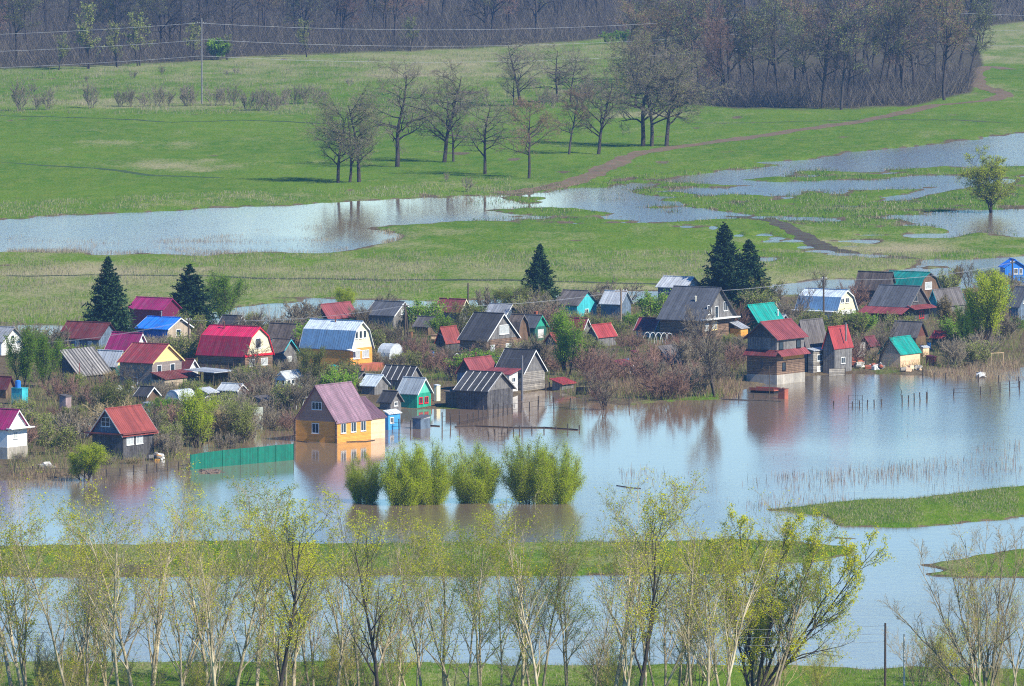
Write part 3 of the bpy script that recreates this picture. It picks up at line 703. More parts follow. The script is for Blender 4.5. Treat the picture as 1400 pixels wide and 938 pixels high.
# --- the orange house standing in the water
h = House('orange_house', 'orange log house', 'two-storey orange log house with mauve roof standing in flood water', 'house', 460, 606, 57, 46, land=False)
h.walls(29, LOG_OR); h.roof(29, 47, 'x', 'gable', 'mauve', PINK_V, M('plum_edge', (.13, .06, .07), .6), oh=.3, ribs=.28, ohv=.25)
for u in (9, 22.5, 35.5): h.opening('R', u, 19.5, 7, 14, mull=1)
h.opening('L', 29, 19, 10, 14, mull=1); h.opening('L', 27, 50, 14, 11, mull=2)
p = h.px
ax0, ax1 = h.lx / 2 + .004, h.lx / 2 + 19 / (h.s * math.cos(h.th))
b = MB(); b.box(ax0, ax1, -h.ly / 2, h.ly / 2, h.zb, 29 * p, bottom=False); b.build('annex_wall', LOG_PALE, h.root)
h.roof(29, 24, 'x', 'gable', 'plum', LOG_PALE, None, oh=.25, x0=ax0 + .3, x1=ax1, name='annex_roof', ribs=.28)
for y0_, y1_ in ((-h.ly / 2 - .14, -h.ly / 2 + .12), (h.ly / 2 - .12, h.ly / 2 + .14)): b = MB(); b.box(-h.lx / 2 - .14, -h.lx / 2 - .003, y0_, y1_, -.5, 2.9); b.build('log_corner', LOG_BR, h.root)
# --- magenta gambrel
h = simple('gambrel_house', 'magenta gambrel house', 'tall cottage with magenta gambrel roof and yellow gable in red trim', 335, 510, 66, 36, 23, 37, 'y', 'gambrel', 'magentashade', LOG_BR, CREAM, REDTRIM, [('R', 17, 39, 7, 14, {'mull': 0})], upper='magenta', ribs=.35, oh=.25, pipe=(-.6, 1.5, 54, 66))  # steep lower slopes coloured darker: their shade is put into the roof colour
b = MB(); b.box(-h.lx / 2 - .2, h.lx / 2 + .2, -h.ly / 2 - .16, -h.ly / 2 - .004, 21.5 * h.px, 24.5 * h.px); b.build('fascia', REDTRIM, h.root)
h.opening('R', 9, 13, 7, 10, glass=CURTAIN); h.opening('R', 25, 13, 9, 10, glass=CURTAIN); h.opening('L', 12, 10, 9, 16, frame=BROWN_V, glass=BROWN_V, mull=0, name='door')
# --- blue and white gambrel
h = simple('gambrel_house', 'blue and white gambrel house', 'cottage with pale blue gambrel roof and cream gable over orange lower storey', 479, 507, 68, 29, 30, 35, 'y', 'gambrel', 'skyblue', LOG_OR, CREAM, WHITE, [('R', 8, 48, 4, 11, {'mull': 0}), ('R', 13.5, 48, 4, 11, {'mull': 0}), ('R', 19, 48, 4, 11, {'mull': 0}), ('R', 8, 21, 9, 11, {'glass': CURTAIN, 'mull': 2}), ('R', 20, 21, 9, 11, {'glass': CURTAIN, 'mull': 2})], upper='paleblue', ribs=.4, oh=.3, pipe=(-.3, 0, 60, 70))
b = MB(); b.poly([(-h.lx / 2 - 1.1, -h.ly / 2 - 1.2, 27 * h.px), (-h.lx / 2 + 1.2, -h.ly / 2 - 1.2, 27 * h.px), (-h.lx / 2 + 1.2, -h.ly / 2 - .05, 29 * h.px), (-h.lx / 2 - 1.1, -h.ly / 2 - .05, 29 * h.px), (-h.lx / 2 - 1.1, -h.ly / 2 - 1.2, 28 * h.px), (-h.lx / 2 + 1.2, -h.ly / 2 - 1.2, 28 * h.px), (-h.lx / 2 + 1.2, -h.ly / 2 - .05, 30 * h.px), (-h.lx / 2 - 1.1, -h.ly / 2 - .05, 30 * h.px)], [(0, 1, 2, 3), (4, 5, 6, 7), (0, 1, 5, 4), (1, 2, 6, 5), (2, 3, 7, 6), (3, 0, 4, 7)]); b.build('porch_roof', WHITE, h.root)
b = MB(); b.box(-h.lx / 2 - .5, h.lx / 2 + .3, -h.ly / 2 - 2.2, -h.ly / 2 - .06, -.6, .9, bottom=False); b.build('terrace', TERRA, h.root)
# --- brick house with red roof
h = simple('brick_house', 'red-roofed brick house', 'grey brick house with crimson roof, yellow gable and low porch', 208, 531, 45, 38, 35, 22, 'y', 'gable', 'red', BRICK, YELLOW, YELLOW, [('R', 9, 26, 6, 10, {'mull': 0}), ('R', 26, 26, 6, 10, {'mull': 0}), ('L', 23, 9, 6, 11, {'mull': 0})], ribs=.4)
q = 2.3; b = MB(); b.box(-h.lx / 2 - .2, h.lx / 2 + .9, -h.ly / 2 - q, -h.ly / 2 - .004, h.zb, 12 * h.px, bottom=False); b.build('porch_wall', BEIGE, h.root)
h.roof(13, 8, 'x', 'shed', 'darkred', None, None, x0=-h.lx / 2 - .3, x1=h.lx / 2 + 1, y0=-h.ly / 2 - q - .1, y1=-h.ly / 2 - .03, name='porch_roof', oh=.12)
h.opening('R', 36, 6, 4, 9, dy=-q, mull=0); h.opening('R', 41, 6, 4, 9, dy=-q, mull=0)
# --- red-roofed dark cottage in front
h = simple('plank_cottage', 'front dark plank cottage', 'dark plank cottage with rusty red roof and white four-pane attic window', 168, 629, 43, 40, 36, 32, 'x', 'gable', 'rustred', DARKGREY_V, BLUEGREY_W, M('pale_edge', (.5, .48, .45), .7), [('L', 24, 51, 13, 13, {'mull': 1, 'cross': 1}), ('R', 9, 26, 9, 13, {'glass': CURTAIN}), ('R', 21, 26, 9, 13, {'glass': CURTAIN})], ribs=.4, oh=.55)
b = MB(); b.box(-h.lx / 2 - .6, h.lx / 2 + .3, -h.ly / 2 - .5, h.ly / 2 + .9, 34.4 * h.px, 36.4 * h.px); b.build('eave_board', M('rusty_eave', (.20, .06, .05), .8), h.root)
# --- big dark house
h = simple('dark_timber_house', 'big dark timber house', 'large dark timber house with slate roof, white balcony door and strip', 960, 466, 57, 46, 29, 40, 'y', 'gable', 'slate', LOG_BR, GREY_V, DARKGREY_V, [('R', 10, 41, 6, 13, {'glass': GLASS}), ('R', 33, 44, 6, 13, {}), ('R', 20, 37, 5, 17, {'mull': 0, 'name': 'door'}), ('R', 6, 18, 5, 10, C1), ('R', 17, 19, 8, 12, {'glass': CURTAIN, 'frame': YELLOW})], ribs=.6, oh=.45, pipe=(-2.1, -1, 45, 58, .12, M('cream_pipe', (.7, .65, .5))))
b = MB(); b.box(-h.lx / 2 - .3, h.lx / 2 + .1, -h.ly / 2 - 1.0, -h.ly / 2 - .06, 28 * h.px, 29.6 * h.px); b.build('balcony', WHITE, h.root)
b = MB(); b.box(h.lx / 2 - 1.5, h.lx / 2 + .6, -h.ly / 2 - 2.0, -h.ly / 2 - .06, h.zb, 13 * h.px, bottom=False); b.build('porch_wall', LOG_OR, h.root)
h.roof(13, 8, 'x', 'shed', 'grey', None, None, x0=h.lx / 2 - 1.7, x1=h.lx / 2 + .8, y0=-h.ly / 2 - 2.1, y1=-h.ly / 2 - .1, name='porch_roof', oh=.1)
# --- two-storey log tower by the water
h = House('log_house', 'two-storey log house', 'tall weathered two-storey log house with red roof and skirt roof at the waterside', 'house', 1062, 526, 40, 40, land=False)
h.walls(40, LOG_BR); h.walls(64, GREY_V, z0=40.3, x0=-h.lx / 2 + .05, x1=h.lx / 2 - .05, y0=-h.ly / 2 + .05, y1=h.ly / 2 - .05, name='upper_wall')
h.plinth(13); h.roof(64, 20, 'x', 'gable', 'dullred', DARKGREY_V, DARKGREY_V, oh=.5, ribs=.5)
h.opening('R', 6, 53, 6, 11, mull=0, frame=DARK); h.opening('R', 31, 53, 6, 11, mull=0, frame=DARK); h.opening('L', 20, 28, 3, 14, frame=GREY_V, mull=0); h.opening('R', 10, 24, 5, 11, frame=DARK, mull=0)
for nm, y0_, kd in (('skirt_roof', -h.ly / 2 - .8, 'shed'),):
    h.roof(39, 6.5, 'x', kd, 'dullred', None, None, x0=-h.lx / 2 - .1, x1=h.lx / 2 + .1, y0=y0_, y1=-h.ly / 2 - .02, name=nm, oh=.1)
h.roof(39, 6.5, 'y', 'shed', 'darkred', None, None, x0=-h.lx / 2 - .8, x1=-h.lx / 2 - .02, y0=-h.ly / 2 - .2, y1=h.ly / 2 + .1, name='skirt_roof', oh=.1)
b = MB(); b.box(-h.lx / 2 + 1.6, h.lx / 2 - .3, -h.ly / 2 - .06, -h.ly / 2 - .004, 33 * h.px, 38 * h.px); b.build('new_board', LOG_OR, h.root)
# --- the rest, back to front
S = simple
S('white_cottage', 'far white cottage', 'small white-gabled cottage with grey roof at the upper edge of the village', 2, 486, 30, 28, 19, 17, 'y', 'gable', 'grey', WHITE, None, GREY_V, [('R', 14, 24, 4, 5, {'mull': 0})])
S('red_roofed_house', 'house behind the tall spruce', 'blue-grey house with dark red roof half hidden behind a spruce', 135, 481, 56, 25, 18, 19, 'y', 'gable', 'darkred', BLUEGREY_W, None, None, [('L', 12, 10, 6, 8, C1), ('L', 30, 10, 6, 8, C1)])
S('purple_barn', 'purple sheet barn', 'tall barn clad in deep purple sheet between two spruces', 222, 456, 46, 22, 33, 13, 'y', 'gable', 'purple', PURPLE_W, None, None)
S('blue_roofed_house', 'blue-roofed house', 'small house with vivid blue roof and grey gable window', 229, 469, 42, 30, 19, 13, 'y', 'gable', 'blue', BRIGHTBLUE, BEIGE, WHITE, wallR=BEIGE, wins= [('R', 14, 13, 6, 9, {'mull': 0})], pipe=(0, .5, 30, 40, .1, STEEL))
S('magenta_roofed_shed', 'purple-roofed shed', 'shed with purplish magenta roof and white gable behind the brick house', 183, 499, 38, 18, 20, 21, 'y', 'gable', 'purple', GREY_V, WHITE, WHITE)
S('tin_roofed_shed', 'grey tin-roofed shed', 'shed with pale tin roof, green side and yellow end wall', 158, 514, 30, 14, 14, 18, 'y', 'gable', 'palegrey', DKGREEN_W, YELLOW, None)
S('ramshackle_barn', 'sagging striped barn', 'ramshackle barn with long sagging roof of pale loose strips', 108, 521, 24, 40, 8, 30, 'x', 'shed', 'stripe', DARKGREY_V, None, None, cat='barn', ribs=1.1, ribmat=GREY_V)
S('red_gabled_hut', 'small brick-red hut', 'tiny brick-red roofed hut beside the brick house', 256, 520, 10, 14, 14, 13, 'y', 'gable', 'darkred', WHITE_H, None, WHITE, cat='hut')
h = House('lean_to_canopy', 'pale flat canopy', 'open timber lean-to with two pale flat canopy roofs below the magenta house', 'shelter', 292, 530, 37, 24)
for X_ in (-h.lx / 2 + .1, h.lx / 2 - .1):
    for Y_ in (-h.ly / 2 + .1, 0, h.ly / 2 - .1): b = MB(); b.box(X_ - .06, X_ + .06, Y_ - .06, Y_ + .06, h.zb, 20 * h.px); b.build('post', POSTW, h.root)
b = MB(); b.box(h.lx / 2 - .5, h.lx / 2 - .44, -h.ly / 2, h.ly / 2, h.zb, 18 * h.px); b.build('back_wall', DARKGREY_V, h.root)
h.roof(20, 2, 'x', 'shed', 'palegrey', None, None, y0=-h.ly / 2, y1=h.ly / 2)
S('glass_frame_shed', 'low pale greenhouse', 'low greenhouse with milky white roof below the magenta house', 324, 546, 27, 13, 11, 8, 'y', 'gable', 'film', GREY_V, None, WHITE, cat='greenhouse', oh=.15)
S('polytunnel', 'grey polytunnel', 'pale rounded polytunnel beside the brick house porch', 245, 554, 20, 22, 3, 16, 'x', 'arch', 'film', PLAST, None, None, cat='polytunnel', oh=.02, ribs=.8)
S('white_edged_shed', 'white-edged tool shed', 'small dark shed with white gable edges behind the front cottage', 200, 553, 14, 15, 12, 10, 'y', 'gable', 'dark', BROWN_V, None, WHITE, cat='shed')
S('blue_shed', 'narrow blue privy', 'narrow blue wooden privy near the front dark cottage', 203, 570, 8, 7, 17, 1.5, 'x', 'shed', 'grey', BLUE_W, None, None, cat='privy', oh=.12)
h = S('glasshouse', 'white glasshouse', 'white framed glasshouse standing among bare bushes', 391, 532, 15, 23, 14, 8, 'x', 'gable', 'film', WHITE, None, WHITE, cat='greenhouse', oh=.12, ribs=.6)
for u in (3.5, 9, 14.5, 20): h.opening('R', u, 9, 4.6, 7, mull=0)
for u in (4, 11): h.opening('L', u, 9, 5, 7, mull=0)
S('brown_roofed_shed', 'long brown-roofed shed', 'long low shed with rusty brown roof between the two gambrel houses', 402, 480, 38, 13, 17, 18, 'y', 'gable', 'brown', BROWN_V, None, None, cat='shed')
S('striped_roof_hut', 'blue-edged hut', 'hut with streaky brown roof and light blue gable edge', 385, 500, 20, 20, 18, 16, 'y', 'gable', 'brown', GREY_V, None, TURQ_W, [('R', 10, 8, 6, 8, C1)], cat='hut')
S('dark_gabled_hut', 'dark hut by the light green tree', 'low dark gabled hut below the pale green trees', 318, 462, 22, 20, 10, 18, 'y', 'gable', 'dark', DARKGREY_V, None, WHITE, cat='hut')
S('red_and_grey_cottage', 'red and dark cottage', 'cottage with dull red roof plane and black gable below a round green tree', 449, 449, 22, 38, 14, 17, 'x', 'gable', 'dullred', DKGREEN_W, DARKGREY_V, None, [('R', 12, 7, 6, 7, C1)])
S('slate_roofed_cottage', 'white-edged slate cottage', 'cottage with dark slate roof and white-edged gable beside a power pole', 538, 450, 36, 25, 19, 16, 'y', 'gable', 'slate', GREY_V, None, WHITE, [('R', 12, 22, 5, 7, C1)])
S('far_red_cottage', 'far small red-roofed cottage', 'small far cottage with plain red roof and cream edge by a thin pole', 628, 441, 32, 14, 15, 15, 'y', 'gable', 'dullred', GREY_V, None, CREAM)
S('red_porch_hut', 'black-gabled red hut', 'small hut with black gable and red roof plane amid grey brush', 610, 482, 14, 19, 14, 19, 'x', 'gable', 'rustred', DARKGREY_V, None, None, cat='hut')
h = S('grey_board_house', 'grey board house', 'grey weathered board house with dark roof and wide white attic window', 665, 488, 36, 43, 23, 33, 'y', 'gable', 'dark', LOG_BR, GREY_V, WHITE, [('R', 24, 35, 13, 13, {'glass': CURTAIN, 'mull': 2}), ('R', 8, 11, 6, 9, C1), ('R', 30, 11, 8, 9, {'glass': CURTAIN})])
S('patchwork_barn', 'patched gambrel barn', 'little brown gambrel barn with patched roof beside the grey board house', 706, 472, 12, 16, 13, 27, 'y', 'gambrel', 'brown', BROWN_V, None, GREY_V, cat='barn')
S('green_hut', 'green-trimmed hut', 'hut with green gable, board end and red brick chimney', 731, 466, 25, 16, 19, 14, 'y', 'gable', 'slate', DKGREEN_W, GREEN_W, GREEN_W, [('R', 8, 9, 8, 12, {'glass': WHITE_H, 'mull': 0, 'name': 'door', 'frame': WHITE_H})], cat='hut', pipe=(.5, -.5, 28, 38, .22, BRICKRED, False, True))
S('turquoise_cottage', 'turquoise cottage', 'turquoise walled cottage with grey roof right of the lone spruce', 789, 436, 30, 27, 19, 17, 'y', 'gable', 'browngrey', TURQ_W, None, None, [('R', 13, 9, 5, 7, {})])
S('crimson_roofed_hut', 'crimson hut by the green willow', 'crimson roofed hut with white gable edge behind the rounded green tree', 796, 464, 38, 11, 13, 14, 'y', 'gable', 'red', GREY_V, None, WHITE, cat='hut')
S('flat_red_shed', 'low bright red shed', 'low shed under a bright red streaky roof beside a double power pole', 818, 474, 16, 24, 14, 14, 'x', 'gable', 'brightred', GREY_V, None, CREAM, cat='shed')
S('white_roofed_barn', 'far white-roofed barn', 'dark blue barn with whitish roof behind the power pole', 848, 436, 26, 15, 21, 15, 'y', 'gable', 'palegrey', BLUEGREY_W, None, None, cat='barn')
S('tall_grey_barn', 'tall blue-grey barn', 'tall blue-grey barn with pale roof and white triangular gable', 937, 420, 37, 20, 27, 12, 'y', 'gable', 'palegrey', BLUEGREY_W, WHITE, GREY_V, cat='barn')
S('white_gabled_hut', 'small crimson hut', 'small crimson roofed hut with pale green gable before the big timber house', 893, 462, 23, 13, 11, 14, 'y', 'gable', 'red', WHITE_H, M('pale_green_gable', (.5, .62, .45)), WHITE, cat='hut')
S('teal_roofed_cottage', 'teal-roofed cottage', 'cottage with bright teal roof and dark gable under the spruce pair', 1036, 457, 25, 35, 18, 20, 'x', 'gable', 'teal', DKGREEN_W, DARKGREY_V, None, pipe=(2.6, -1.5, 22, 30, .1, WHITE))
S('pale_gabled_hut', 'pale hut under the spruces', 'tiny pale-gabled hut between the spruces and the white gambrel', 1055, 432, 7, 12, 10, 11, 'y', 'gable', 'grey', WHITE_H, None, None, cat='hut')
h = S('gambrel_cottage', 'white gambrel cottage', 'cream-gabled cottage with blue and white gambrel roof beside a pole', 1143, 437, 53, 29, 12, 26, 'y', 'gambrel', 'skyblue', WHITE, CREAM, WHITE, [('R', 9, 25, 5, 7, {}), ('R', 16, 25, 5, 7, {})], upper='paleblue', oh=.3)
b = MB(); b.box(-h.lx / 2 - 1.4, -h.lx / 2 - .1, -h.ly / 2 - .2, h.ly / 2 + 1.2, 10.6 * h.px, 11.6 * h.px); b.build('porch_roof', WHITE, h.root)
S('brown_roofed_barn', 'far brown barn', 'barn with weathered brown roof left of the teal gambrel', 1213, 420, 42, 12, 24, 22, 'y', 'gable', 'brown', DARKGREY_V, None, None, cat='barn')
h = S('teal_gambrel_house', 'teal gambrel house', 'brown gambrel house with dark teal roof and one big gable window', 1256, 420, 51, 30, 24, 21, 'y', 'gambrel', 'tealdark', BROWN_V, BROWN_V, DARKGREY_V, [('R', 14, 28, 10, 10, {'glass': CURTAIN, 'mull': 0})], oh=.25)
h = S('slate_gabled_house', 'slate house with red lean-to', 'grey slate-roofed house with dull red lean-to roof along its side', 1242, 441, 50, 30, 22, 25, 'y', 'gable', 'slate', DARKGREY_V, DARKGREY_V, GREY_V, [('R', 10, 32, 6, 9, {'frame': GREY_V}), ('R', 19, 9, 7, 10, {'frame': REDTRIM})])
h.roof(12, 8, 'y', 'shed', 'dullred', None, None, x0=-h.lx / 2 - 2.6, x1=-h.lx / 2 - .05, y0=-h.ly / 2 - .2, y1=h.ly / 2 + .8, name='lean_to_roof', oh=.1)
for i in range(4): b = MB(); Y_ = -h.ly / 2 + .3 + i * (h.ly - .6) / 3; b.box(-h.lx / 2 - 2.5, -h.lx / 2 - 2.38, Y_ - .06, Y_ + .06, h.zb, 12.2 * h.px); b.build('post', POSTW, h.root)
h.roof(18, 4, 'x', 'shed', 'dullred', None, None, x0=-h.lx / 2 - .2, x1=h.lx / 2 + .2, y0=-h.ly / 2 - 1.2, y1=-h.ly / 2 - .03, name='porch_roof', oh=.1)
S('turquoise_edged_house', 'turquoise-edged cottage', 'grey-roofed cottage with turquoise gable behind the tan bush', 1284, 434, 15, 38, 16, 20, 'x', 'gable', 'browngrey', GREY_V, TURQ_W, TURQ_W)
S('blue_cottage', 'bright blue cottage', 'bright blue gabled cottage standing alone by the far water', 1374, 386, 5, 28, 21, 9, 'y', 'gable', 'blue', BRIGHTBLUE, None, None, [('R', 15, 15, 6, 8, {}), ('R', 22, 15, 4, 8, {})], theta=10)
S('teal_roofed_hut', 'far teal hut', 'small teal roofed hut beside the yellow-green willow', 1373, 416, 10, 12, 10, 13, 'x', 'gable', 'teal', GREEN_W, None, None, cat='hut')
S('edge_house', 'blue-grey house by the willow', 'dark blue-grey house with steep roof at the edge of view beyond the willow', 1392, 442, 12, 26, 23, 24, 'y', 'gable', 'slate', BLUEGREY_W, None, BLUEGREY_W, [('R', 10, 30, 6, 8, {})])
S('wine_roofed_cottage', 'dim brown cottage', 'dim brown cottage with dark reddish roof behind grey brush', 1252, 474, 32, 15, 14, 18, 'y', 'gable', 'browngrey', BROWN_V, M('dim_red_gable', (.13, .05, .04)), None)
S('red_slab_hut', 'low red slab hut', 'low hut with small red roof below the tan bush', 1290, 472, 15, 12, 10, 7, 'y', 'gable', 'brightred', DARKGREY_V, None, GREY_V, cat='hut')
S('teal_roofed_shed', 'yellow teal-roofed shed', 'new yellow plank shed with teal roof on the green bank', 1231, 502, 28, 29, 18, 20, 'x', 'gable', 'teal', LOG_PALE, BEIGE, None, cat='shed', ribs=.3, oh=.25)
S('steep_grey_hut', 'steep grey-roofed house', 'old house with steep sagging grey roof beside the two-storey log house', 1103, 508, 17, 30, 34, 34, 'x', 'gable', 'browngrey', GREY_V, None, None, [('R', 20, 16, 6, 9, C1)])
h = S('wash_house', 'pale washhouse', 'narrow pale board washhouse with flat roof at the water edge', 1112, 510, 7, 18, 30, 2, 'x', 'shed', 'palegrey', LOG_GR, None, None, [('R', 9, 20, 8, 9, {'frame': WHITE}), ('R', 9, 5, 8, 7, {'frame': WHITE, 'glass': WHITE_H})], cat='hut', oh=.2)
S('steep_red_house', 'steep red-roofed hut', 'hut with steep warped bright red roof near the junk heap', 1141, 508, 15, 25, 33, 26, 'x', 'gable', 'brightred', GREY_V, None, None, [('R', 12, 14, 6, 9, {})], cat='hut', pipe=(.3, -1.2, 40, 64, .12, GREY_V))
S('slab_roof_shed', 'collapsed slab shed', 'half collapsed shed with a single tilted grey roof slab', 920, 508, 17, 21, 10, 21, 'x', 'shed', 'browngrey', DARKGREY_V, None, None, cat='shed')
S('red_rimmed_privy', 'red-rimmed lean-to', 'small lean-to with red-rimmed pale roof at the brushy shore', 850, 513, 9, 14, 14, 4, 'x', 'shed', 'dullred', DARKGREY_V, None, BRICKRED, cat='shed')
S('white_polytunnel', 'white polytunnel', 'white plastic tunnel glimpsed through brush right of the blue gambrel house', 532, 492, 17, 20, 3, 17, 'y', 'arch', 'film', PLAST, None, None, cat='polytunnel', oh=.02, ribs=.8)
S('turquoise_privy', 'turquoise privy', 'narrow turquoise privy left of the orange lower storey', 457, 516, 5, 5, 14, 1.5, 'x', 'shed', 'teal', TURQ_W, None, None, cat='privy', oh=.1)
S('stripe_roofed_shed', 'striped dark-roofed shed', 'shed with white-ribbed dark roof behind the green hut', 559, 534, 38, 17, 15, 16, 'y', 'gable', 'batten', GREY_V, None, None, cat='shed', ribmat=WHITE_H, ribs=1.0)
S('pale_roofed_shed', 'pale blue-roofed shed', 'low shed with pale blue tin roof beside the orange house annex', 512, 540, 18, 18, 13, 12, 'y', 'gable', 'paleblue', GREY_V, None, None, cat='shed')
S('green_waterside_house', 'bright green cottage', 'bright green cottage with rusty tin roof and red-framed windows in the flood', 570, 559, 26, 19, 21, 19, 'y', 'gable', 'rustgrey', GREEN_W, M('mint_boards', (.12, .55, .40), .6, axis='h', w=.2, var=.12), WHITE, [('R', 5, 11, 5, 9, {'frame': REDTRIM}), ('R', 12.5, 11, 5, 9, {'frame': REDTRIM})], land=False, oh=.3)
h = HOUSES[-1]
S('grey_gabled_hut', 'small grey gabled hut', 'small grey gabled hut standing behind the light blue privy', 534, 563, 15, 14, 14, 12, 'y', 'gable', 'dark', GREY_V, None, GREY_V, [('R', 7, 10, 5, 6, {})], land=False, cat='hut')
S('light_blue_hut', 'light blue hut', 'light blue flat-roofed hut in the water beside the orange house', 531, 588, 5, 16, 22, 3, 'x', 'shed', 'white', BLUE_W, None, None, [('R', 4.5, 13, 5, 8, {})], land=False, cat='hut', oh=.2)
S('floating_privy', 'leaning grey privy', 'blue-grey privy standing alone in open water', 575, 587, 11, 13, 14, 3, 'y', 'shed', 'slate', BLUEGREY_W, M('grey_white_boards', (.4, .4, .4)), None, land=False, cat='privy', oh=.1)
S('red_gabled_barn', 'red-topped dark barn', 'dark barn with patched red roof behind the black striped barn', 646, 537, 21, 34, 27, 18, 'x', 'gable', 'dullred', BLUEGREY_W, DARKGREY_V, None, land=False, cat='barn', pipe=(.2, .4, 42, 52))
S('low_red_shed', 'low red-roofed link shed', 'low whitewashed shed with thin red roof joining the barns', 696, 538, 36, 12, 26, 5, 'y', 'shed', 'dullred', WHITE_H, None, None, [('R', 6, 18, 5, 7, {})], land=False, cat='shed')
S('white_board_house', 'white board house', 'old whitewashed board house with black roof standing in flood water', 715, 536, 37, 30, 27, 28, 'y', 'gable', 'dark', LOG_GR, GREY_V, WHITE, land=False, oh=.35)
h = S('striped_barn', 'black striped barn', 'black barn with white battens on its roof at the water edge', 666, 561, 42, 35, 27, 22, 'y', 'gable', 'batten', DARKGREY_V, GREY_V, GREY_V, land=False, ribmat=WHITE_H, ribs=1.0, cat='barn', oh=.4)
h.walls(22, DARKGREY_V, x0=-h.lx / 2 + .6, x1=h.lx / 2 - 1.5, y0=h.ly / 2 + .004, y1=h.ly / 2 + 2.2, name='annex_wall')
h.roof(22, 1.5, 'y', 'shed', 'browngrey', None, None, x0=-h.lx / 2 + .6, x1=h.lx / 2 - 1.5, y0=h.ly / 2 + .06, y1=h.ly / 2 + 2.2, name='annex_roof', oh=.15)
S('red_topped_shed', 'little red-topped shed', 'little dark shed with orange-red roof in shallow water', 768, 535, 13, 17, 10, 5, 'x', 'shed', 'brightred', GREY_V, None, None, land=False, cat='shed')
S('cream_hut', 'narrow cream hut', 'narrow cream panelled hut between the green cottage and black barn', 597, 551, 4, 5, 23, 1, 'x', 'shed', 'white', CREAM, None, None, land=False, cat='privy', oh=.05)
h = S('magenta_roofed_house', 'white house with magenta roof', 'white house with magenta roof on a pale block base at the village edge', 10, 628, 42, 25, 42, 23, 'y', 'gable', 'purple', WHITE, None, WHITE, [('R', 10, 32, 6, 10, {'glass': CURTAIN})], pl=16)
b = MB(); b.box(-h.lx / 2 - .3, h.lx / 2 + .5, -h.ly / 2 - .9, -h.ly / 2 - .06, 41 * h.px, 42.5 * h.px); b.build('porch_roof', WHITE, h.root)
S('edge_red_hut', 'dark red hut', 'dark red roofed hut partly behind the leafy trees', 8, 545, 20, 10, 14, 14, 'y', 'gable', 'darkred', BROWN_V, None, None, cat='hut')
S('grey_privy', 'grey and pink privy', 'narrow privy with a grey side and a pinkish front', 90, 564, 9, 7, 21, 2, 'x', 'shed', 'browngrey', M('pinkish_boards', (.38, .28, .27), axis='h'), None, None, cat='privy', oh=.1)
S('stilt_shed', 'dark red stilt box', 'dark red box shed raised over the water beside cream shed', 1274, 500, 8, 7, 11, 1.5, 'x', 'shed', 'darkred', M('dark_red_boards', (.13, .04, .04), axis='h'), None, None, cat='shed', oh=.1)
S('cream_shed', 'cream lean-to', 'small cream lean-to behind the yellow shed', 1262, 488, 3, 9, 12, 1.5, 'x', 'shed', 'palegrey', LOG_PALE, None, None, cat='shed', oh=.1)
S('tarred_shed', 'tar-paper shed', 'low black tar-paper shed in brush left of the small grey gabled hut', 488, 528, 14, 13, 11, 7, 'y', 'gable', 'dark', DARKGREY_V, None, GREY_V, cat='shed')
S('pale_shed', 'pale plank shed', 'small pale plank shed above the green round tree near the brick house', 283, 549, 9, 12, 12, 4, 'x', 'shed', 'palegrey', LOG_GR, None, None, cat='shed')
S('grey_lean_to', 'grey lean-to by the olive bush', 'grey lean-to behind the dark olive bush and tall panel', 362, 560, 12, 14, 12, 4, 'x', 'shed', 'browngrey', GREY_V, None, None, cat='shed')
S('brown_shed', 'brown slate shed', 'brown shed with dark roof right of the slate cottage pole', 585, 458, 18, 14, 12, 11, 'y', 'gable', 'browngrey', BROWN_V, None, None, cat='shed')
S('rust_roofed_hut', 'rust-roofed hut', 'rust-roofed hut in brush between the flat red shed and crimson hut', 760, 478, 14, 13, 11, 10, 'x', 'gable', 'rustred', GREY_V, None, None, cat='hut')
S('far_grey_cottage', 'far grey cottage', 'grey roofed cottage at the back row left of the lone spruce', 690, 444, 26, 16, 13, 13, 'y', 'gable', 'grey', BLUEGREY_W, None, WHITE)
S('tin_shed', 'tin shed in brush', 'small tin-roofed shed in brush left of the white gambrel cottage', 1065, 452, 14, 14, 11, 9, 'y', 'gable', 'palegrey', GREY_V, None, None, cat='shed')
S('brick_red_hut', 'brick red hut', 'brick red roofed hut in brush right of the steep red-roofed hut', 1190, 484, 14, 12, 12, 10, 'x', 'gable', 'darkred', BROWN_V, None, None, cat='hut')
S('dark_kiosk', 'dark small hut', 'small dark hut hidden in brush beside a red plank', 866, 492, 4, 7, 10, 1.5, 'x', 'shed', 'darkred', DARK, None, None, cat='hut', oh=.1)

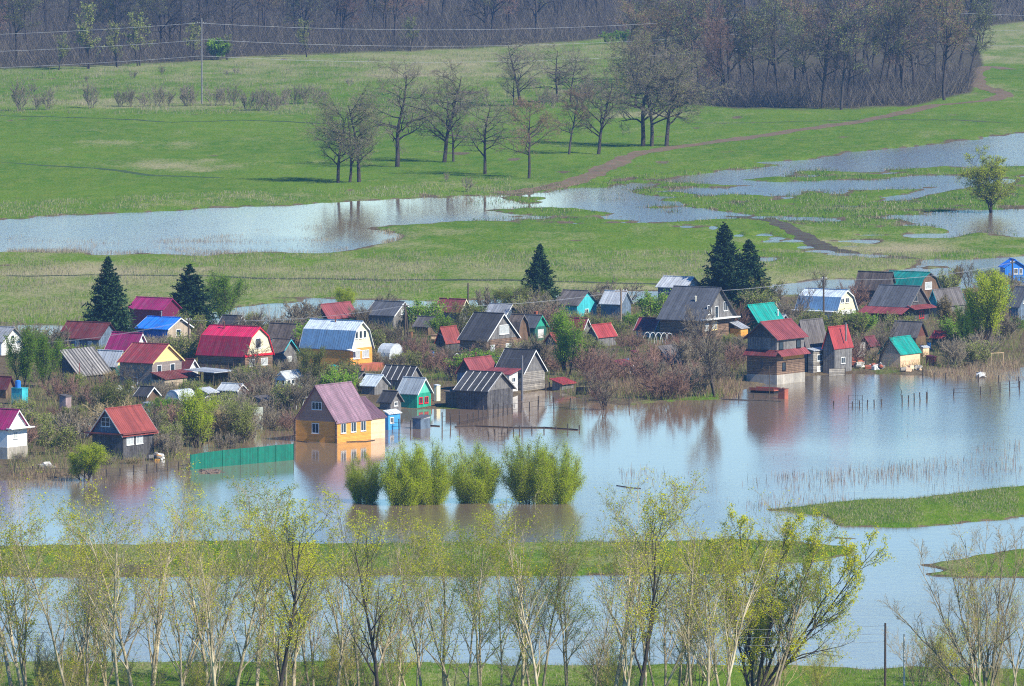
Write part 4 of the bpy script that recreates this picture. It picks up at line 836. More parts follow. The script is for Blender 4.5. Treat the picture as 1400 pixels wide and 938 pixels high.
# ------------------------------------------------------------------ fences, posts, poles, small things
h = House('green_metal_fence', 'long green metal fence', 'long bright green sheet metal fence rising from the flood water', 'fence', 260, 642, 1, 1, land=False)
HOUSES.pop(); bpy.data.objects.remove(h.root)
FG_MAT = M('green_profiled_sheet', (0.0, 0.16, 0.10), .6, axis='h', w=.25, var=.2, col2=(.03, .11, .08), amt=.35, groove=.3, gw=.3, spec=.5)
def world_fence(name, pts, hpx, mat, label, cat='fence', postm=None, step=2.5, thick=.04, z0=-.6, rails=False, boards=None, group=None, topdrop=None, land=False):
    P = []
    for (a, b_) in pts:
        x, y, z = place(a, b_); z = max(z, 0) if land else 0; X, Y = unproj(a, b_, z); P.append(Vector((X, Y, z)))
    s = scl(pts[0][1]); root = link(name, None, loc=P[0]); tag(root, label, cat, group)
    hgt = hpx / s
    for i in range(len(P) - 1):
        A, B = P[i] - P[0], P[i + 1] - P[0]; d = (B - A); n = Vector((-d.y, d.x, 0)).normalized() * thick / 2
        h0, h1 = (hgt, hgt) if topdrop is None else (topdrop[i] / s, topdrop[i + 1] / s)
        if mat is not None:
            b = MB()
            b.poly([A - n + Vector((0, 0, z0)), B - n + Vector((0, 0, z0)), B + n + Vector((0, 0, z0)), A + n + Vector((0, 0, z0)), A - n + Vector((0, 0, h0)), B - n + Vector((0, 0, h1)), B + n + Vector((0, 0, h1)), A + n + Vector((0, 0, h0))],
                   [(0, 1, 5, 4), (1, 2, 6, 5), (2, 3, 7, 6), (3, 0, 4, 7), (4, 5, 6, 7), (0, 1, 2, 3)])
            b.build('panel', mat, root)
        k = max(1, int(d.length / step))
        for j in range(k + (1 if i == len(P) - 2 else 0)):
            q = A + d * (j / k); o_ = n.normalized() * -.07
            hh = h0 * (rnd.uniform(.75, 1.25) if mat is None else 1.06)
            b = MB(); tl = Vector((rnd.gauss(0, .06), rnd.gauss(0, .06), 0)) if mat is None else Vector()
            b.beam(q + o_ + Vector((0, 0, z0)), q + o_ + tl + Vector((0, 0, hh)), .085 if mat is None else .04, 0, 5); b.build('post', postm or POSTW, root)
        if rails:
            b = MB()
            for zz in (.35, .8): b.beam(A + Vector((0, 0, hgt * zz)), B + Vector((0, 0, hgt * zz)), .03, 0, 4)
            b.build('rail', postm or POSTW, root)
    return root
world_fence('metal_fence', [(260, 642.4), (280, 640.4)] + [(280 + 121 * i / 5, 640 - 11 * i / 5) for i in range(1, 6)], 21, FG_MAT, 'long bright green sheet metal fence rising from the flood water', topdrop=[20.5, 22] + [22.3, 22.8, 22.4, 22.9, 22.5], postm=FG_MAT, step=6)
world_fence('board_fence', [(90, 596), (130, 592)], 15, M('pale_fence_boards', (.42, .44, .40), axis='h', w=.3), 'pale grey board fence behind the front dark cottage', land=True)
world_fence('board_fence', [(1132, 494), (1152, 493), (1183, 490)], 22, LOG_GR, 'weathered grey board fence behind the junk heap', land=True, z0=-.4)
world_fence('plank_fence', [(342, 588), (360, 586)], 30, M('grey_green_panel', (.34, .36, .30), axis='h'), 'tall grey panel behind the olive bush near the green fence', land=True)
PF = [([(128, 654), (200, 648), (258, 640)], 14, 'row of crooked posts in brown water left of the green fence', 2.2),
      ([(20, 650), (70, 650), (128, 652)], 12, 'row of low posts by the leafy bush at the swampy corner', 2.0),
      ([(604, 583), (640, 579), (700, 566), (735, 561)], 17, 'leaning fence posts in the water before the black striped barn', 1.9),
      ([(735, 561), (800, 555), (860, 556)], 14, 'fence posts standing in water right of the white board house', 2.6),
      ([(668, 597), (710, 590), (760, 589), (792, 588)], 8, 'low posts along a floating branch in front of the barns', 1.6),
      ([(1303, 541), (1340, 540), (1393, 533)], 12, 'row of fence posts in open water below the willow', 2.6),
      ([(1262, 516), (1310, 522), (1393, 524)], 9, 'wire fence posts along the shore under the willow', 2.6),
      ([(850, 520), (900, 517), (948, 514)], 16, 'broken fence in the reddish brush before the slab shed', 1.6),
      ([(990, 546), (1030, 545), (1064, 545)], 6, 'low drowned fence line left of the two-storey log house', 1.6),
      ([(1233, 551), (1266, 546)], 9, 'short broken fence in water beside a leaning stick', 1.8),
      ([(360, 578), (385, 574), (402, 570)], 18, 'dark garden fence behind the green metal fence', 1.2),
      ([(1140, 555), (1165, 556), (1205, 553)], 7, 'half sunk wire fence left of the square mesh frame', 1.4),
      ([(745, 535), (765, 531), (778, 529)], 10, 'short fence beside the little red-topped shed', 1.2),
      ([(300, 596), (330, 597), (345, 594)], 10, 'broken posts beside the bright green round bush', 1.2)]
for pts, hp, lb, st in PF: world_fence('post_fence', pts, hp, None, lb, step=st, rails=hp > 11, group='broken post fences standing in the flood')
# square mesh frame in the water
x, y, z = place(1160, 559); s = scl(559); r = link('mesh_frame', None, loc=(x, y, 0)); tag(r, 'square wire mesh gate frame standing in open water', 'gate frame')
b = MB(); w_, h_ = 19 / s, 19 / s
for u in (0, .33, .66, 1): b.beam((w_ * u, 0, -.5), (w_ * u, 0, h_), .05 if u in (0, 1) else .02)
for v in (.1, .4, .7, .97): b.beam((0, 0, h_ * v), (w_, 0, h_ * v), .02)
b.build('frame', POSTW, r); b = MB(); b.beam((w_ * .5, .05, 0), (w_ * .5, .05, h_ * 1.7), .04); b.build('post', POSTW, r)
# leaning stick
for (a, c, t0, t1, lb) in ((1230, 540, (3, 0, 5), (-2, 0, 13), 'crooked bare stick poking out of open water'), (1268, 545, (0, 0, 8), (-1, 0, 16), 'upright bare stick in water before the yellow shed')):
    x, y, z = place(a, c); s = scl(c); b = MB(); q0 = Vector(t0) / s; b.beam((0, 0, -.5), q0, .06); b.beam(q0, Vector(t1) / s, .045, w2=.02); tag(b.build('stick', POSTW, loc=(x, y, 0)), lb, 'stick', 'sticks in the water')
# floating debris
def log_line(pts, lb, r=.10, n=1):
    P = [Vector((*unproj(a, c, 0), .03)) for a, c in pts]; b = MB()
    for i in range(len(P) - 1): b.beam(P[i] - P[0], P[i + 1] - P[0], r, 0, 6)
    tag(b.build('drift_log', BARK, loc=P[0]), lb, 'drift log', 'driftwood afloat on the flood')
log_line([(586, 582), (601, 583)], 'thin dark log afloat beside the lone grey privy')
log_line([(622, 584), (650, 583), (700, 585), (745, 585), (790, 588)], 'long floating branch before the black striped barn', .12)
log_line([(843, 664), (862, 667), (876, 668)], 'dark branch afloat right of the flooded willows', .05)
log_line([(982, 546), (1068, 549)], 'pale plank afloat left of the log house', .08)
log_line([(405, 603), (420, 605), (500, 604), (512, 602)], 'drift line hugging the orange house wall', .06)
# debris mat at the green fence
b = MB()
for i in range(90):
    a = rnd.random() * 6.28; r_ = math.sqrt(rnd.random()); q = Vector((math.cos(a) * r_ * 1.3, math.sin(a) * r_ * 3.2, .02 + rnd.random() * .06)); e = Vector((rnd.gauss(0, .3), rnd.gauss(0, .5), 0)); b.beam(q - e, q + e, .05)
x, y = unproj(288, 645, 0); tag(b.build('debris_mat', M('straw_debris', (.22, .16, .12)), loc=(x, y, 0)), 'raft of brown straw and sticks floating before the green fence', 'debris raft')
# rusty tank and wrecked platform by the log house
x, y = unproj(1071, 545, 0); s = scl(545); r = link('rusty_tank', None, loc=(x, y, 0)); r.rotation_euler.z = math.radians(57)
b = MB(); q = 12 / s; b.box(-.5, .5, -.5, .5, -.5, q * 1.1); b.build('body', TERRA, r); b = MB(); b.box(-.54, .54, -.54, .54, q * 1.1 + .002, q * 1.1 + .06); b.beam((0, 0, q * 1.1 + .05), (0, 0, q * 1.1 + .2), .15, 0, 10); b.build('lid', RUSTPIPE, r)
tag(r, 'terracotta painted metal tank standing in water by the log house', 'tank')
r = link('rusty_trailer', None, loc=(*unproj(1046, 537, 0), 0)); r.rotation_euler.z = math.radians(57 + 90)
b = MB(); b.box(-2.0, 2.0, -.9, .9, .35, .43); b.box(-2.0, 2.0, -.94, -.9, .35, .75); b.box(-2.0, 2.0, .9, .94, .35, .75); b.build('platform', TERRA, r)
b = MB(); b.box(-1.9, 1.9, -.82, .82, -.5, .3); b.build('chassis', DARK, r)
tag(r, 'rusty red flat trailer half sunk before the log house', 'trailer')
# junk heap
def junk(px, py, n, sp_, cols_, lb, nm='junk_heap', hgt=.5):
    x, y, z = place(px, py); b = MB()
    for i in range(n):
        c = Vector((rnd.gauss(0, sp_), rnd.gauss(0, sp_ * 2), rnd.random() * hgt)); w = [rnd.uniform(.1, .6) for _ in range(3)]; R_ = Matrix.Rotation(rnd.random() * 3, 3, 'Z') @ Matrix.Rotation(rnd.gauss(0, .5), 3, 'X')
        pts = [R_ @ Vector((sx_ * w[0], sy_ * w[1], sz_ * w[2] * .5)) + c for sz_ in (-1, 1) for sx_, sy_ in ((-1, -1), (1, -1), (1, 1), (-1, 1))]
        b.poly(pts, [(0, 1, 2, 3), (4, 5, 6, 7), (0, 1, 5, 4), (1, 2, 6, 5), (2, 3, 7, 6), (3, 0, 4, 7)], rnd.randrange(len(cols_)))
    tag(b.build(nm, cols_, loc=(x, y, max(z, 0))), lb, 'junk heap', 'piles of household junk')
junk(1160, 500, 60, 1.0, [BRICKRED, POSTW, TERRA, GREY_V], 'heap of red scrap and boards beside the steep red-roofed hut', hgt=1.1)
junk(1176, 501, 25, .6, [WHITE_H, POSTW, CONC], 'pale rubbish and sheets under the grey board fence')
junk(1198, 504, 22, .5, [WHITE, TERRA, GREY_V], 'pale sacks and rags on the bank left of the yellow shed')
junk(175, 536, 25, .9, [GREY_V, WHITE_H, BROWN_V], 'pale scrap pile beside the brick house')
junk(214, 628, 16, .5, [WHITE, LOG_OR, GREY_V], 'white and orange rubbish right of the front dark cottage')
junk(312, 540, 22, 1.1, [WHITE_H, GREY_V, STEEL], 'pale boards heaped around the low greenhouse')
junk(1342, 516, 10, .3, [WHITE, CONC], 'white objects on the shore under the willow')
junk(62, 641, 14, .6, [CONC, WHITE_H], 'pale blocks at the swampy corner of the village')
junk(1246, 506, 18, .6, [LOG_PALE, CONC], 'yellowish rubble below the yellow shed')
junk(866, 515, 8, .35, [WHITE], 'white bundle leaning at the brushy shore', hgt=1.2)
# turquoise tank stand at the left
r = link('tank_stand', None, loc=(*unproj(27, 553, .3), .3)); r.rotation_euler.z = 1; b = MB(); b.box(-.7, .7, -.9, .9, -.5, 2.2); b.box(-.76, .76, -.96, .96, 2.203, 2.3); b.build('cabin', TURQ_W, r)
b = MB(); b.beam((-.1, .2, 2.31), (-.1, .2, 3.2), .4, 0, 12); b.beam((-.1, .2, 3.2), (-.1, .2, 3.35), .4, 0, 12, .15); b.build('barrel', BRIGHTBLUE, r); tag(r, 'turquoise garden shower with a blue barrel on top', 'garden shower')
# yellow frame by the willow
r = link('yellow_frame', None, loc=(*unproj(1356, 501, .3), .3)); b = MB(); b.beam((0, 0, -.4), (0, 0, 1.9), .04); b.beam((1.7, .8, -.4), (1.7, .8, 1.9), .04); b.build('post', LOG_PALE, r); b = MB(); b.beam((-.1, 0, 1.93), (1.8, .8, 1.95), .045); b.build('crossbar', LOG_PALE, r); tag(r, 'simple yellow timber frame under the willow', 'frame')
# small wooden bench frame in water and box
r = link('ladder_frame', None, loc=(*unproj(681, 605, 0), 0)); b = MB()
for u in (0, .8): b.beam((u, 0, -.4), (u, 0, 1.4), .05)
b.build('side_rail', POSTW, r); b = MB()
for v in (.3, .75, 1.2): b.beam((0, 0, v), (.8, 0, v), .035)
b.build('rung', POSTW, r); tag(r, 'short ladder standing in water before the black barn', 'ladder')

# ------------------------------------------------------------------ garden clutter
BLUEPL = M('blue_plastic', (0.03, 0.16, 0.45), .5); RUST = M('rusty_barrel', (0.24, 0.09, 0.045), .8, col2=(.12, .05, .03), amt=.4)
def spot(H_, a, b): return H_['x'] + a, H_['y'] + b
rc = random.Random(33); HH = [q for q in HOUSES if 30 < q['x'] < 1370 and 430 < q['y']]
used_l = set()
def uniq(lb, alt):
    for q in (lb, lb + alt, 'second ' + lb, 'third ' + lb, 'fourth ' + lb):
        if q not in used_l: used_l.add(q); return q
    return lb
def sidep(H_, px): return 'right' if px > H_['x'] else 'left'
def barrel(px, py, mat, lb):
    x, y, z = place(px, py)
    if z < .05: return
    r = link('barrel', None, loc=(x, y, z))
    b = MB(); b.beam((0, 0, 0), (0, 0, .9), .30, 0, 12); b.build('body', mat, r); b = MB()
    for q in (.02, .3, .6, .86): b.beam((0, 0, q), (0, 0, q + .04), .325, 0, 12)
    b.build('hoop', mat, r); tag(r, lb, 'barrel', 'barrels in the village gardens')
def woodpile(px, py, lb):
    x, y, z = place(px, py); b = MB()
    if z < .05: return
    for row in range(5):
        for k in range(11 - row): q = (k - 5 + row * .5) * .2; b.beam((q, -.5 + rc.gauss(0, .05), .1 + row * .18), (q, .5 + rc.gauss(0, .05), .1 + row * .18), .095, rc.randrange(2), 6)
    o = b.build('woodpile', [LOG_PALE, LOG_BR], loc=(x, y, z)); o.rotation_euler.z = rc.random() * 3; tag(o, lb, 'woodpile', 'woodpiles in the village gardens')
def hoop_frame(px, py, lb):
    x, y, z = place(px, py); r = link('hoop_frame', None, loc=(x, y, z)); r.rotation_euler.z = math.radians(57)
    for k in range(5):
        b = MB(); pr = None
        for i in range(9): a = math.pi * i / 8; c = Vector((math.cos(a) * 1.2, k * 1.0 - 2, math.sin(a) * 1.7)); (pr is not None) and b.beam(pr, c, .035, 0, 4); pr = c
        b.build('hoop', WHITE, r)
    b = MB(); b.beam((0, -2, 1.72), (0, 2, 1.72), .03); b.build('ridge_bar', WHITE, r); tag(r, lb, 'hoop frame', 'bare greenhouse hoops in the gardens')
for i, H_ in enumerate(rc.sample(HH, 22)):
    a, c = spot(H_, rc.choice((-H_['wl'] - 5, H_['wr'] + 6, H_['wr'] * .6)), rc.uniform(2, 7)); k = i % 3
    barrel(a, c, (BLUEPL, RUST, RUST)[k], uniq(('blue', 'rusty', 'rusty')[k] + ' water barrel beside the ' + H_['short'], ' on its ' + sidep(H_, a)))
for H_ in rc.sample(HH, 9): a, c = spot(H_, H_['wr'] * .5 + 4, rc.uniform(4, 9)); woodpile(a, c, uniq('stack of split logs by the ' + H_['short'], ''))
for a, c, lb in ((300, 560, 'bare white greenhouse hoops below the low pale greenhouse'), (420, 560, 'bare white greenhouse hoops left of the orange log house'), (640, 500, 'bare white greenhouse hoops in brush above the black striped barn'), (900, 470, 'bare white greenhouse hoops before the small crimson hut'), (150, 575, 'bare white greenhouse hoops above the front dark plank cottage')): hoop_frame(a, c, lb)
for i, H_ in enumerate(rc.sample(HH, 24)):
    sd_ = 1 if i % 2 else -1; x0 = H_['x'] + (H_['wr'] + 3 if sd_ > 0 else -H_['wl'] - 3); y0 = H_['y'] + rc.uniform(-2, 5); ln = rc.uniform(18, 38)
    mt = (GREY_V, LOG_GR, None, BROWN_V, None, DARKGREY_V)[i % 6]; kind_ = ('grey plank', 'pale plank', 'open post', 'brown plank', 'open post', 'dark plank')[i % 6]
    world_fence('garden_fence', [(x0, y0), (x0 + sd_ * ln, y0 + rc.uniform(-2, 2.5))], rc.uniform(9, 13), mt, uniq('%s fence running %s from the %s' % (kind_, 'right' if sd_ > 0 else 'left', H_['short']), ''), step=1.5, rails=mt is None, land=True, group='garden fences between the cottages')

POLEP = []
def pole(px, py, hpx, label, r=.17, arm=0.0, mat=POLE, ins=True, group='village power poles', name='power_pole', twin=False, armz=.93):
    x, y, z = place(px, py); s = scl(py); H_ = hpx / s; z = max(z, 0)
    o = link(name, None, loc=(x, y, z)); tag(o, label, 'pole', group)
    b = MB(); b.beam((0, 0, -.6), (0, 0, H_), r, 0, 8, r * .75); b.build('post', mat, o)
    if arm:
        b = MB(); b.beam((-arm, 0, H_ * armz), (arm, 0, H_ * armz), .08); b.build('crossarm', mat, o)
        if ins:
            b = MB()
            for u in (-arm * .9, -arm * .4, arm * .4, arm * .9): b.beam((u, 0, H_ * armz + .05), (u, 0, H_ * armz + .28), .045, 0, 6, .06)
            b.build('insulator', WHITE, o)
    if twin: b = MB(); b.beam((.55, .9, -.6), (.08, .05, H_ * .85), r * .9, 0, 7, r * .7); b.build('brace', mat, o)
    return Vector((x, y, z + H_ * armz))
A1 = pole(849, 455, 61, 'village power pole with crossarm before the bright red shed', arm=.9, mat=M('pale_pole_wood', (.26, .19, .13), .9))
A2 = pole(1126, 440, 63, 'village power pole with short crossarm before the white gambrel cottage', arm=.5)
A3 = pole(554, 470, 56, 'village power pole beside the dark slate cottage', arm=.5, twin=True)
A4 = pole(714, 548, 62, 'bare pole standing in water before the white board house', mat=M('grey_pole_wood', (.17, .17, .18), .9))
A5 = pole(258, 490, 56, 'village power pole right of the blue-roofed house', arm=.4)
A6 = pole(1384, 415, 60, 'power pole in front of the bright blue cottage', arm=.4)
A7 = pole(640, 425, 38, 'thin bare pole right of the far small red-roofed cottage')
pole(1052, 540, 40, 'thin bare mast before the log house', .05, group=None, name='mast')
pole(40, 468, 24, 'thin pole at the far upper edge of the village', .06)
pole(109, 522, 26, 'red painted post before the sagging striped barn', .07, mat=M('red_post', (.3, .06, .05)), group=None, name='garden_post')
pole(126, 528, 30, 'grey garden post right of the red painted post', .07, group=None, name='garden_post')
pole(312, 536, 40, 'thin pole before the magenta gambrel house', .05, group=None, name='garden_post')
GREYWIRE = M('grey_cable', (.30, .31, .33), .5)
def cable(p, q, sag, label, r=.014, cat='cable', group='village power cables'):
    b = MB(); n = 14; pr = None
    for i in range(n + 1):
        t = i / n; c = p.lerp(q, t); c.z -= sag * 4 * t * (1 - t); c = c - p
        if pr is not None: b.beam(pr, c, r, 0, 3)
        pr = c
    tag(b.build('power_cable', GREYWIRE, loc=p), label, cat, group)
def hang(n, p, q, lb, sep=.45):
    for k in range(n): d = Vector(((k - (n - 1) / 2) * sep, 0, 0)); cable(p + d, q + d, (p - q).length * .02, lb)
hang(2, A3, A5, 'cable slung between the slate cottage pole and the blue-roofed house pole')
hang(2, A1, A2, 'cable slung between the two crossarm poles across the spruces')
hang(2, A2, A6, 'cable running from the gambrel cottage pole to the blue cottage')
hang(2, A3, A1, 'cable slung between the slate cottage pole and the bright red shed pole')
hang(2, A5, Vector((*unproj(-60, 470, 6), 6)), 'cable running from the blue-roofed house past the tall spruce')
hang(1, A4, A3, 'cable from the pole in water to the slate cottage')
# tall transmission poles in the far meadow
CONCP = M('weathered_concrete_pole', (.20, .19, .19), .9)
T1 = pole(276, 142, 117, 'tall pale pole rising from the far meadow', .22, arm=1.2, mat=CONCP, armz=.94, group='far transmission poles', name='transmission_pole')
T2 = pole(1157, 120, 116, 'tall pale pole rising out of the bare grove', .22, arm=1.2, mat=CONCP, armz=.94, group='far transmission poles', name='transmission_pole')
T0 = T1 + Vector((-170, -40, 0)); 
for k, (dx_, dz_) in enumerate(((-1.0, 0), (1.0, -4.2), (0, -8.3))):
    d = Vector((dx_, 0, dz_)); wh = ('highest', 'middle', 'lowest')[k]
    cable(T1 + d, T2 + d, 3.5, wh + ' long cable between the two tall far poles', .035, group='far transmission cables')
    cable(T0 + d, T1 + d, 3, wh + ' cable left of the tall meadow pole', .035, group='far transmission cables')
    cable(T2 + d, T2 + d + Vector((190, 30, 0)), 3, wh + ' cable right of the tall grove pole', .035, group='far transmission cables')
# near poles at the bottom
B1 = pole(1210, 975, 123, 'dark wooden pole with thin wires beside the near river bank', .13, mat=M('dark_near_pole', (.07, .045, .035)), group='near bank poles', armz=.97)
B2 = pole(1236, 972, 105, 'pale grey concrete prop pole right of the dark near pole', .12, mat=M('pale_near_pole', (.50, .48, .46)), group='near bank poles', armz=.97)
for k in range(3): cable(B1 + Vector((0, 0, -k * .75)), B1 + Vector((-90, 12, -.6 - k * .75)), 1.0, ('upper', 'middle', 'lower')[k] + ' wire running from the dark near pole through the near trees', .018, group='near bank wires')

# ------------------------------------------------------------------ vegetation
# conifers
SP = [spruce_meshes(21 + i, 12, (3.3, 3.6, 3.0, 3.3, 3.5)[i], (.04, .02, .08, .03, .05)[i]) for i in range(5)]
for i, (px, py, hpx, wpx, lb) in enumerate(((148, 468, 115, 33, 'tall dark spruce left of the purple sheet barn'), (259, 450, 93, 34, 'dark spruce overhanging the blue-roofed house'), (738, 432, 97, 29, 'lone dark spruce with layered branches behind the village'),
                                        (990, 420, 116, 31, 'taller spruce of the pair behind the big timber house'), (1024, 424, 96, 28, 'shorter spruce of the pair behind the big timber house'), (651, 440, 14, 6, None), (186, 446, 20, 8, None))):
    if lb is None: continue
    s = scl(py); sc = hpx / s / 12; o = put_tree('spruce_tree', SP[i % 5], px, py, sc, lb, 'spruce', 'dark spruces in the village'); k = (wpx / s) / (2.45 * sc); o.scale = (sc * k, sc * k, sc)
# bare meadow trees
TWIG_FAR = barkmat('dark_wood_twigs', (0.125, 0.112, 0.10), (0.08, 0.074, 0.068))
OAK = [tree_meshes(100 + i, 16, 1, .34, spec=dict(c=(19, 9, 6, 5), t0=.24, lf=(.52, .5, .5, .5), up=(.0, .05, .03, .03), ang=(66, 50, 48, 42), tap=.38, wig=.15), tw=.016, wig0=.05, leaf=(L_OLV if i % 2 else None), nleaf=1, lsize=.07) for i in range(5)]
OAKR = tree_meshes(131, 16, 1, .30, twig=TWIG_RED, leaf=L_TAN, nleaf=1, lsize=.07, spec=dict(c=(18, 9, 6, 5), t0=.3, lf=(.40, .5, .5, .5), up=(.1, .1, .1, .05), ang=(60, 48, 45, 42), wig=.14), tw=.016)
MT = [(462, 250, 92, 1, 'slim'), (478, 249, 96, 3, 'slim'), (491, 249, 105, 1, 'wide'), (543, 228, 124, 0, 'tall'), (607, 222, 118, 2, 'tall'), (620, 221, 70, 4, 'thin'), (663, 238, 98, 4, 'broad'), (723, 244, 100, 9, 'red'),
      (712, 146, 84, 2, 'far'), (703, 146, 45, 3, 'far small'), (762, 140, 70, 0, 'far'), (780, 140, 62, 4, 'far'), (778, 211, 82, 9, 'mid red'), (818, 211, 100, 2, 'mid'), (879, 200, 120, 0, 'l'), (891, 200, 128, 3, 'c'), (911, 200, 112, 1, 'r'), (868, 148, 80, 3, 'back')]
MTL = ['leftmost thin tree of the bare trio by the creek', 'middle tree of the bare trio by the creek', 'widest tree of the bare trio by the creek', 'tall bare tree standing alone right of the trio', 'tall forked bare tree in the meadow middle', 'thin sapling leaning beside the tall forked tree',
       'broad low-branching bare tree nearest the creek', 'slender reddish budding tree beside the broad bare tree', 'big spreading bare tree on the far meadow rise', 'small leaning tree under the big spreading far tree', 'bare tree right of the far spreading tree', 'bushy bare tree right end of the far clump', 'reddish round-topped tree left of the road bend',
       'wide grey bare tree left of the road bend', 'left trunk of the three trees by the dirt road', 'tallest middle tree of the three by the dirt road', 'right-hand tree of the three by the dirt road', 'bare tree behind the three roadside trees']
for (px, py, hp, v, _), lb in zip(MT, MTL):
    tm = OAKR if v == 9 else OAK[v]; o = put_tree('bare_tree', tm, px, py, hp / scl(py) / 15.5, lb, 'tree', 'bare trees of the far meadow'); o.scale.x *= 1.2; o.scale.y *= 1.2
# the flooded tree at the right
WIL = tree_meshes(140, 9, 4, .16, leaf=L_WIL, nleaf=3, lsize=.08, spec=dict(c=(14, 7, 5, 3), t0=.2, lf=(.5, .5, .5, .5), up=(.15, .15, .1, .1), ang=(60, 48, 45, 42), wig=.13), lean=.3, spread=.15, tw=.016)
put_tree('budding_tree', WIL, 1356, 291, 86 / scl(291) / 10, 'yellow-green budding tree standing in the far right pool', 'tree')
# the bare grove at the right and the far wood
FT = [whole(tree_meshes(150 + i, 21, 1, .36, spec=dict(c=(17, 8, 6, 4), t0=.38 if i % 2 else .25, lf=(.42, .5, .5, .5), up=(.12, .1, .05, .05), ang=(60, 48, 45, 42), wig=.14), twig=(TWIG_FAR, TWIG_FAR, TWIG_RED)[i % 3], tw=.027, leaf=(None, L_OLV, None, L_OLV)[i % 4], nleaf=1, lsize=.10)) for i in range(6)]
FTL = [whole(tree_meshes(170 + i, 12, 2, .2, leaf=L_OLV, nleaf=3, lsize=.16, spec=dict(c=(10, 6, 5), t0=.2, lf=(.45, .5, .5), up=(.4, .2, .1)), tw=.03, spread=.3)) for i in range(2)]
GROVE = []
for i in range(34):
    t = (i + rnd.random() * .8) / 34; px = 858 + t * 470; edge = np.interp(px, [850, 930, 1000, 1140, 1250, 1330], [128, 143, 150, 152, 146, 128]); row = i % 3
    py = edge - 3 - row * 11 - rnd.random() * 6; GROVE.append((px, py, rnd.uniform(105, 138)))
GROVE += [(1291, 137, 140), (942, 123, 105), (988, 142, 128), (1124, 148, 130), (1150, 150, 132), (1232, 140, 138)]
for px, py, hp in GROVE: put_tree('grove_tree', FT[rnd.randrange(6)], px, py, hp / scl(py) / 20.5, 'tall bare grey tree of the grove behind the dirt road', 'tree', 'bare trees of the far grove')
FORB = [(-300, 96), (7, 96), (130, 91), (260, 85), (330, 78), (470, 73), (640, 67), (790, 57), (850, 50), (1000, 45), (1345, 34), (1393, 31), (1650, 28)]
fx_, fy_ = zip(*FORB)
for i in range(215):
    row = i % 5; px = rnd.uniform(-130, 1530); e = np.interp(px, fx_, fy_); py = e - 4 - row * 12 - rnd.random() * 9
    put_tree('forest_tree', FT[rnd.randrange(6)], px, py, rnd.uniform(85, 118) / scl(py) / 20.5, 'bare grey tree of the far wood above the meadow', 'tree', 'bare trees of the far wood')
for i, (px, py, hp) in enumerate(((120, 94, 72), (190, 90, 62), (160, 92, 50), (262, 84, 45), (420, 78, 42), (560, 70, 40), (80, 96, 40), (1342, 60, 55), (870, 56, 35), (310, 82, 30), (1290, 60, 60), (1190, 100, 70), (1010, 105, 68))):
    put_tree('olive_tree', FTL[i % 2], px, py, hp / scl(py) / 11.5, 'olive budding tree at the edge of the far wood', 'tree', 'olive budding trees at the wood edge')
# undergrowth of the woods: countless thin saplings
def thicket(poly, n, hmin, hmax, wd, mats, name, label, seed, spread=.35, cat=None, zed=-.1, branches=3, rag=True):
    rg = np.random.default_rng(seed); xs = [p[0] for p in poly]; ys = [p[1] for p in poly]
    X = rg.uniform(min(xs), max(xs), n * 4); Y = rg.uniform(min(ys), max(ys), n * 4); k = inpoly(poly, X, Y)
    if rag: tq = (0 - CAMH) / (-sp_ + (-(Y - 469) / F) * cp_); k &= (fbm((X - 700) / F * tq / 9, tq / 22, 4, seed + 60) + .22 * (rg.random(n * 4) - .5) > .47)
    X = X[k][:n]; Y = Y[k][:n]
    tz = (0 - CAMH) / (-sp_ + (-(Y - 469) / F) * cp_); wx = (X - 700) / F * tz; wy = (cp_ + (-(Y - 469) / F) * sp_) * tz; wz = height(wx, wy)
    V = []; m_ = len(wx); base = np.stack([wx, wy, wz + zed], 1); H_ = rg.uniform(hmin, hmax, m_)
    for j in range(branches):
        a = rg.random(m_) * 6.28; tip = base + np.stack([np.cos(a) * H_ * spread, np.sin(a) * H_ * spread, H_ * rg.uniform(.6, 1, m_)], 1) * np.array([1, 1, 1])
        st = base + (tip - base) * (.0 if j == 0 else 1) * rg.uniform(0, .35, (m_, 1)) * (0 if j == 0 else 1)
        a2 = rg.random(m_) * 3.14; wv = np.stack([np.cos(a2), np.sin(a2), np.zeros(m_)], 1) * wd
        V.append(np.stack([st - wv, st + wv, tip + wv * .3, tip - wv * .3], 1))
    V = np.concatenate(V, 0); me = np_mesh(name, V.reshape(-1, 3), np.arange(len(V) * 4).reshape(-1, 4), mats, rg.integers(0, len(mats), len(V)))
    return tag(link(name, me), label, cat, kind='stuff')
thicket(pol('-150,97 7,97 130,92 260,86 330,80 470,75 640,69 790,58 850,52 860,5 -150,5'), 30000, 2, 8, .03, [BARK, BARK, TWIG_FAR, TWIG], 'forest_undergrowth', 'dense grey undergrowth filling the far wood', 1, rag=False, spread=.6, branches=5)
thicket(pol('850,52 1345,34 1393,31 1560,28 1560,-10 850,-10'), 16000, 3, 9, .035, [BARK, BARK, TWIG_FAR, TWIG], 'forest_undergrowth', 'grey undergrowth of the wood beyond the bare grove', 2, rag=False, spread=.6, branches=5)
thicket(pol('858,125 930,142 1000,149 1140,151 1250,145 1325,128 1325,105 1200,112 1000,112 870,100'), 12000, 1.5, 7, .035, [BARK, TWIG_FAR, TWIG_FAR, TWIG], 'grove_undergrowth', 'brushy undergrowth at the foot of the bare grove', 3, rag=False, spread=.6, branches=5)
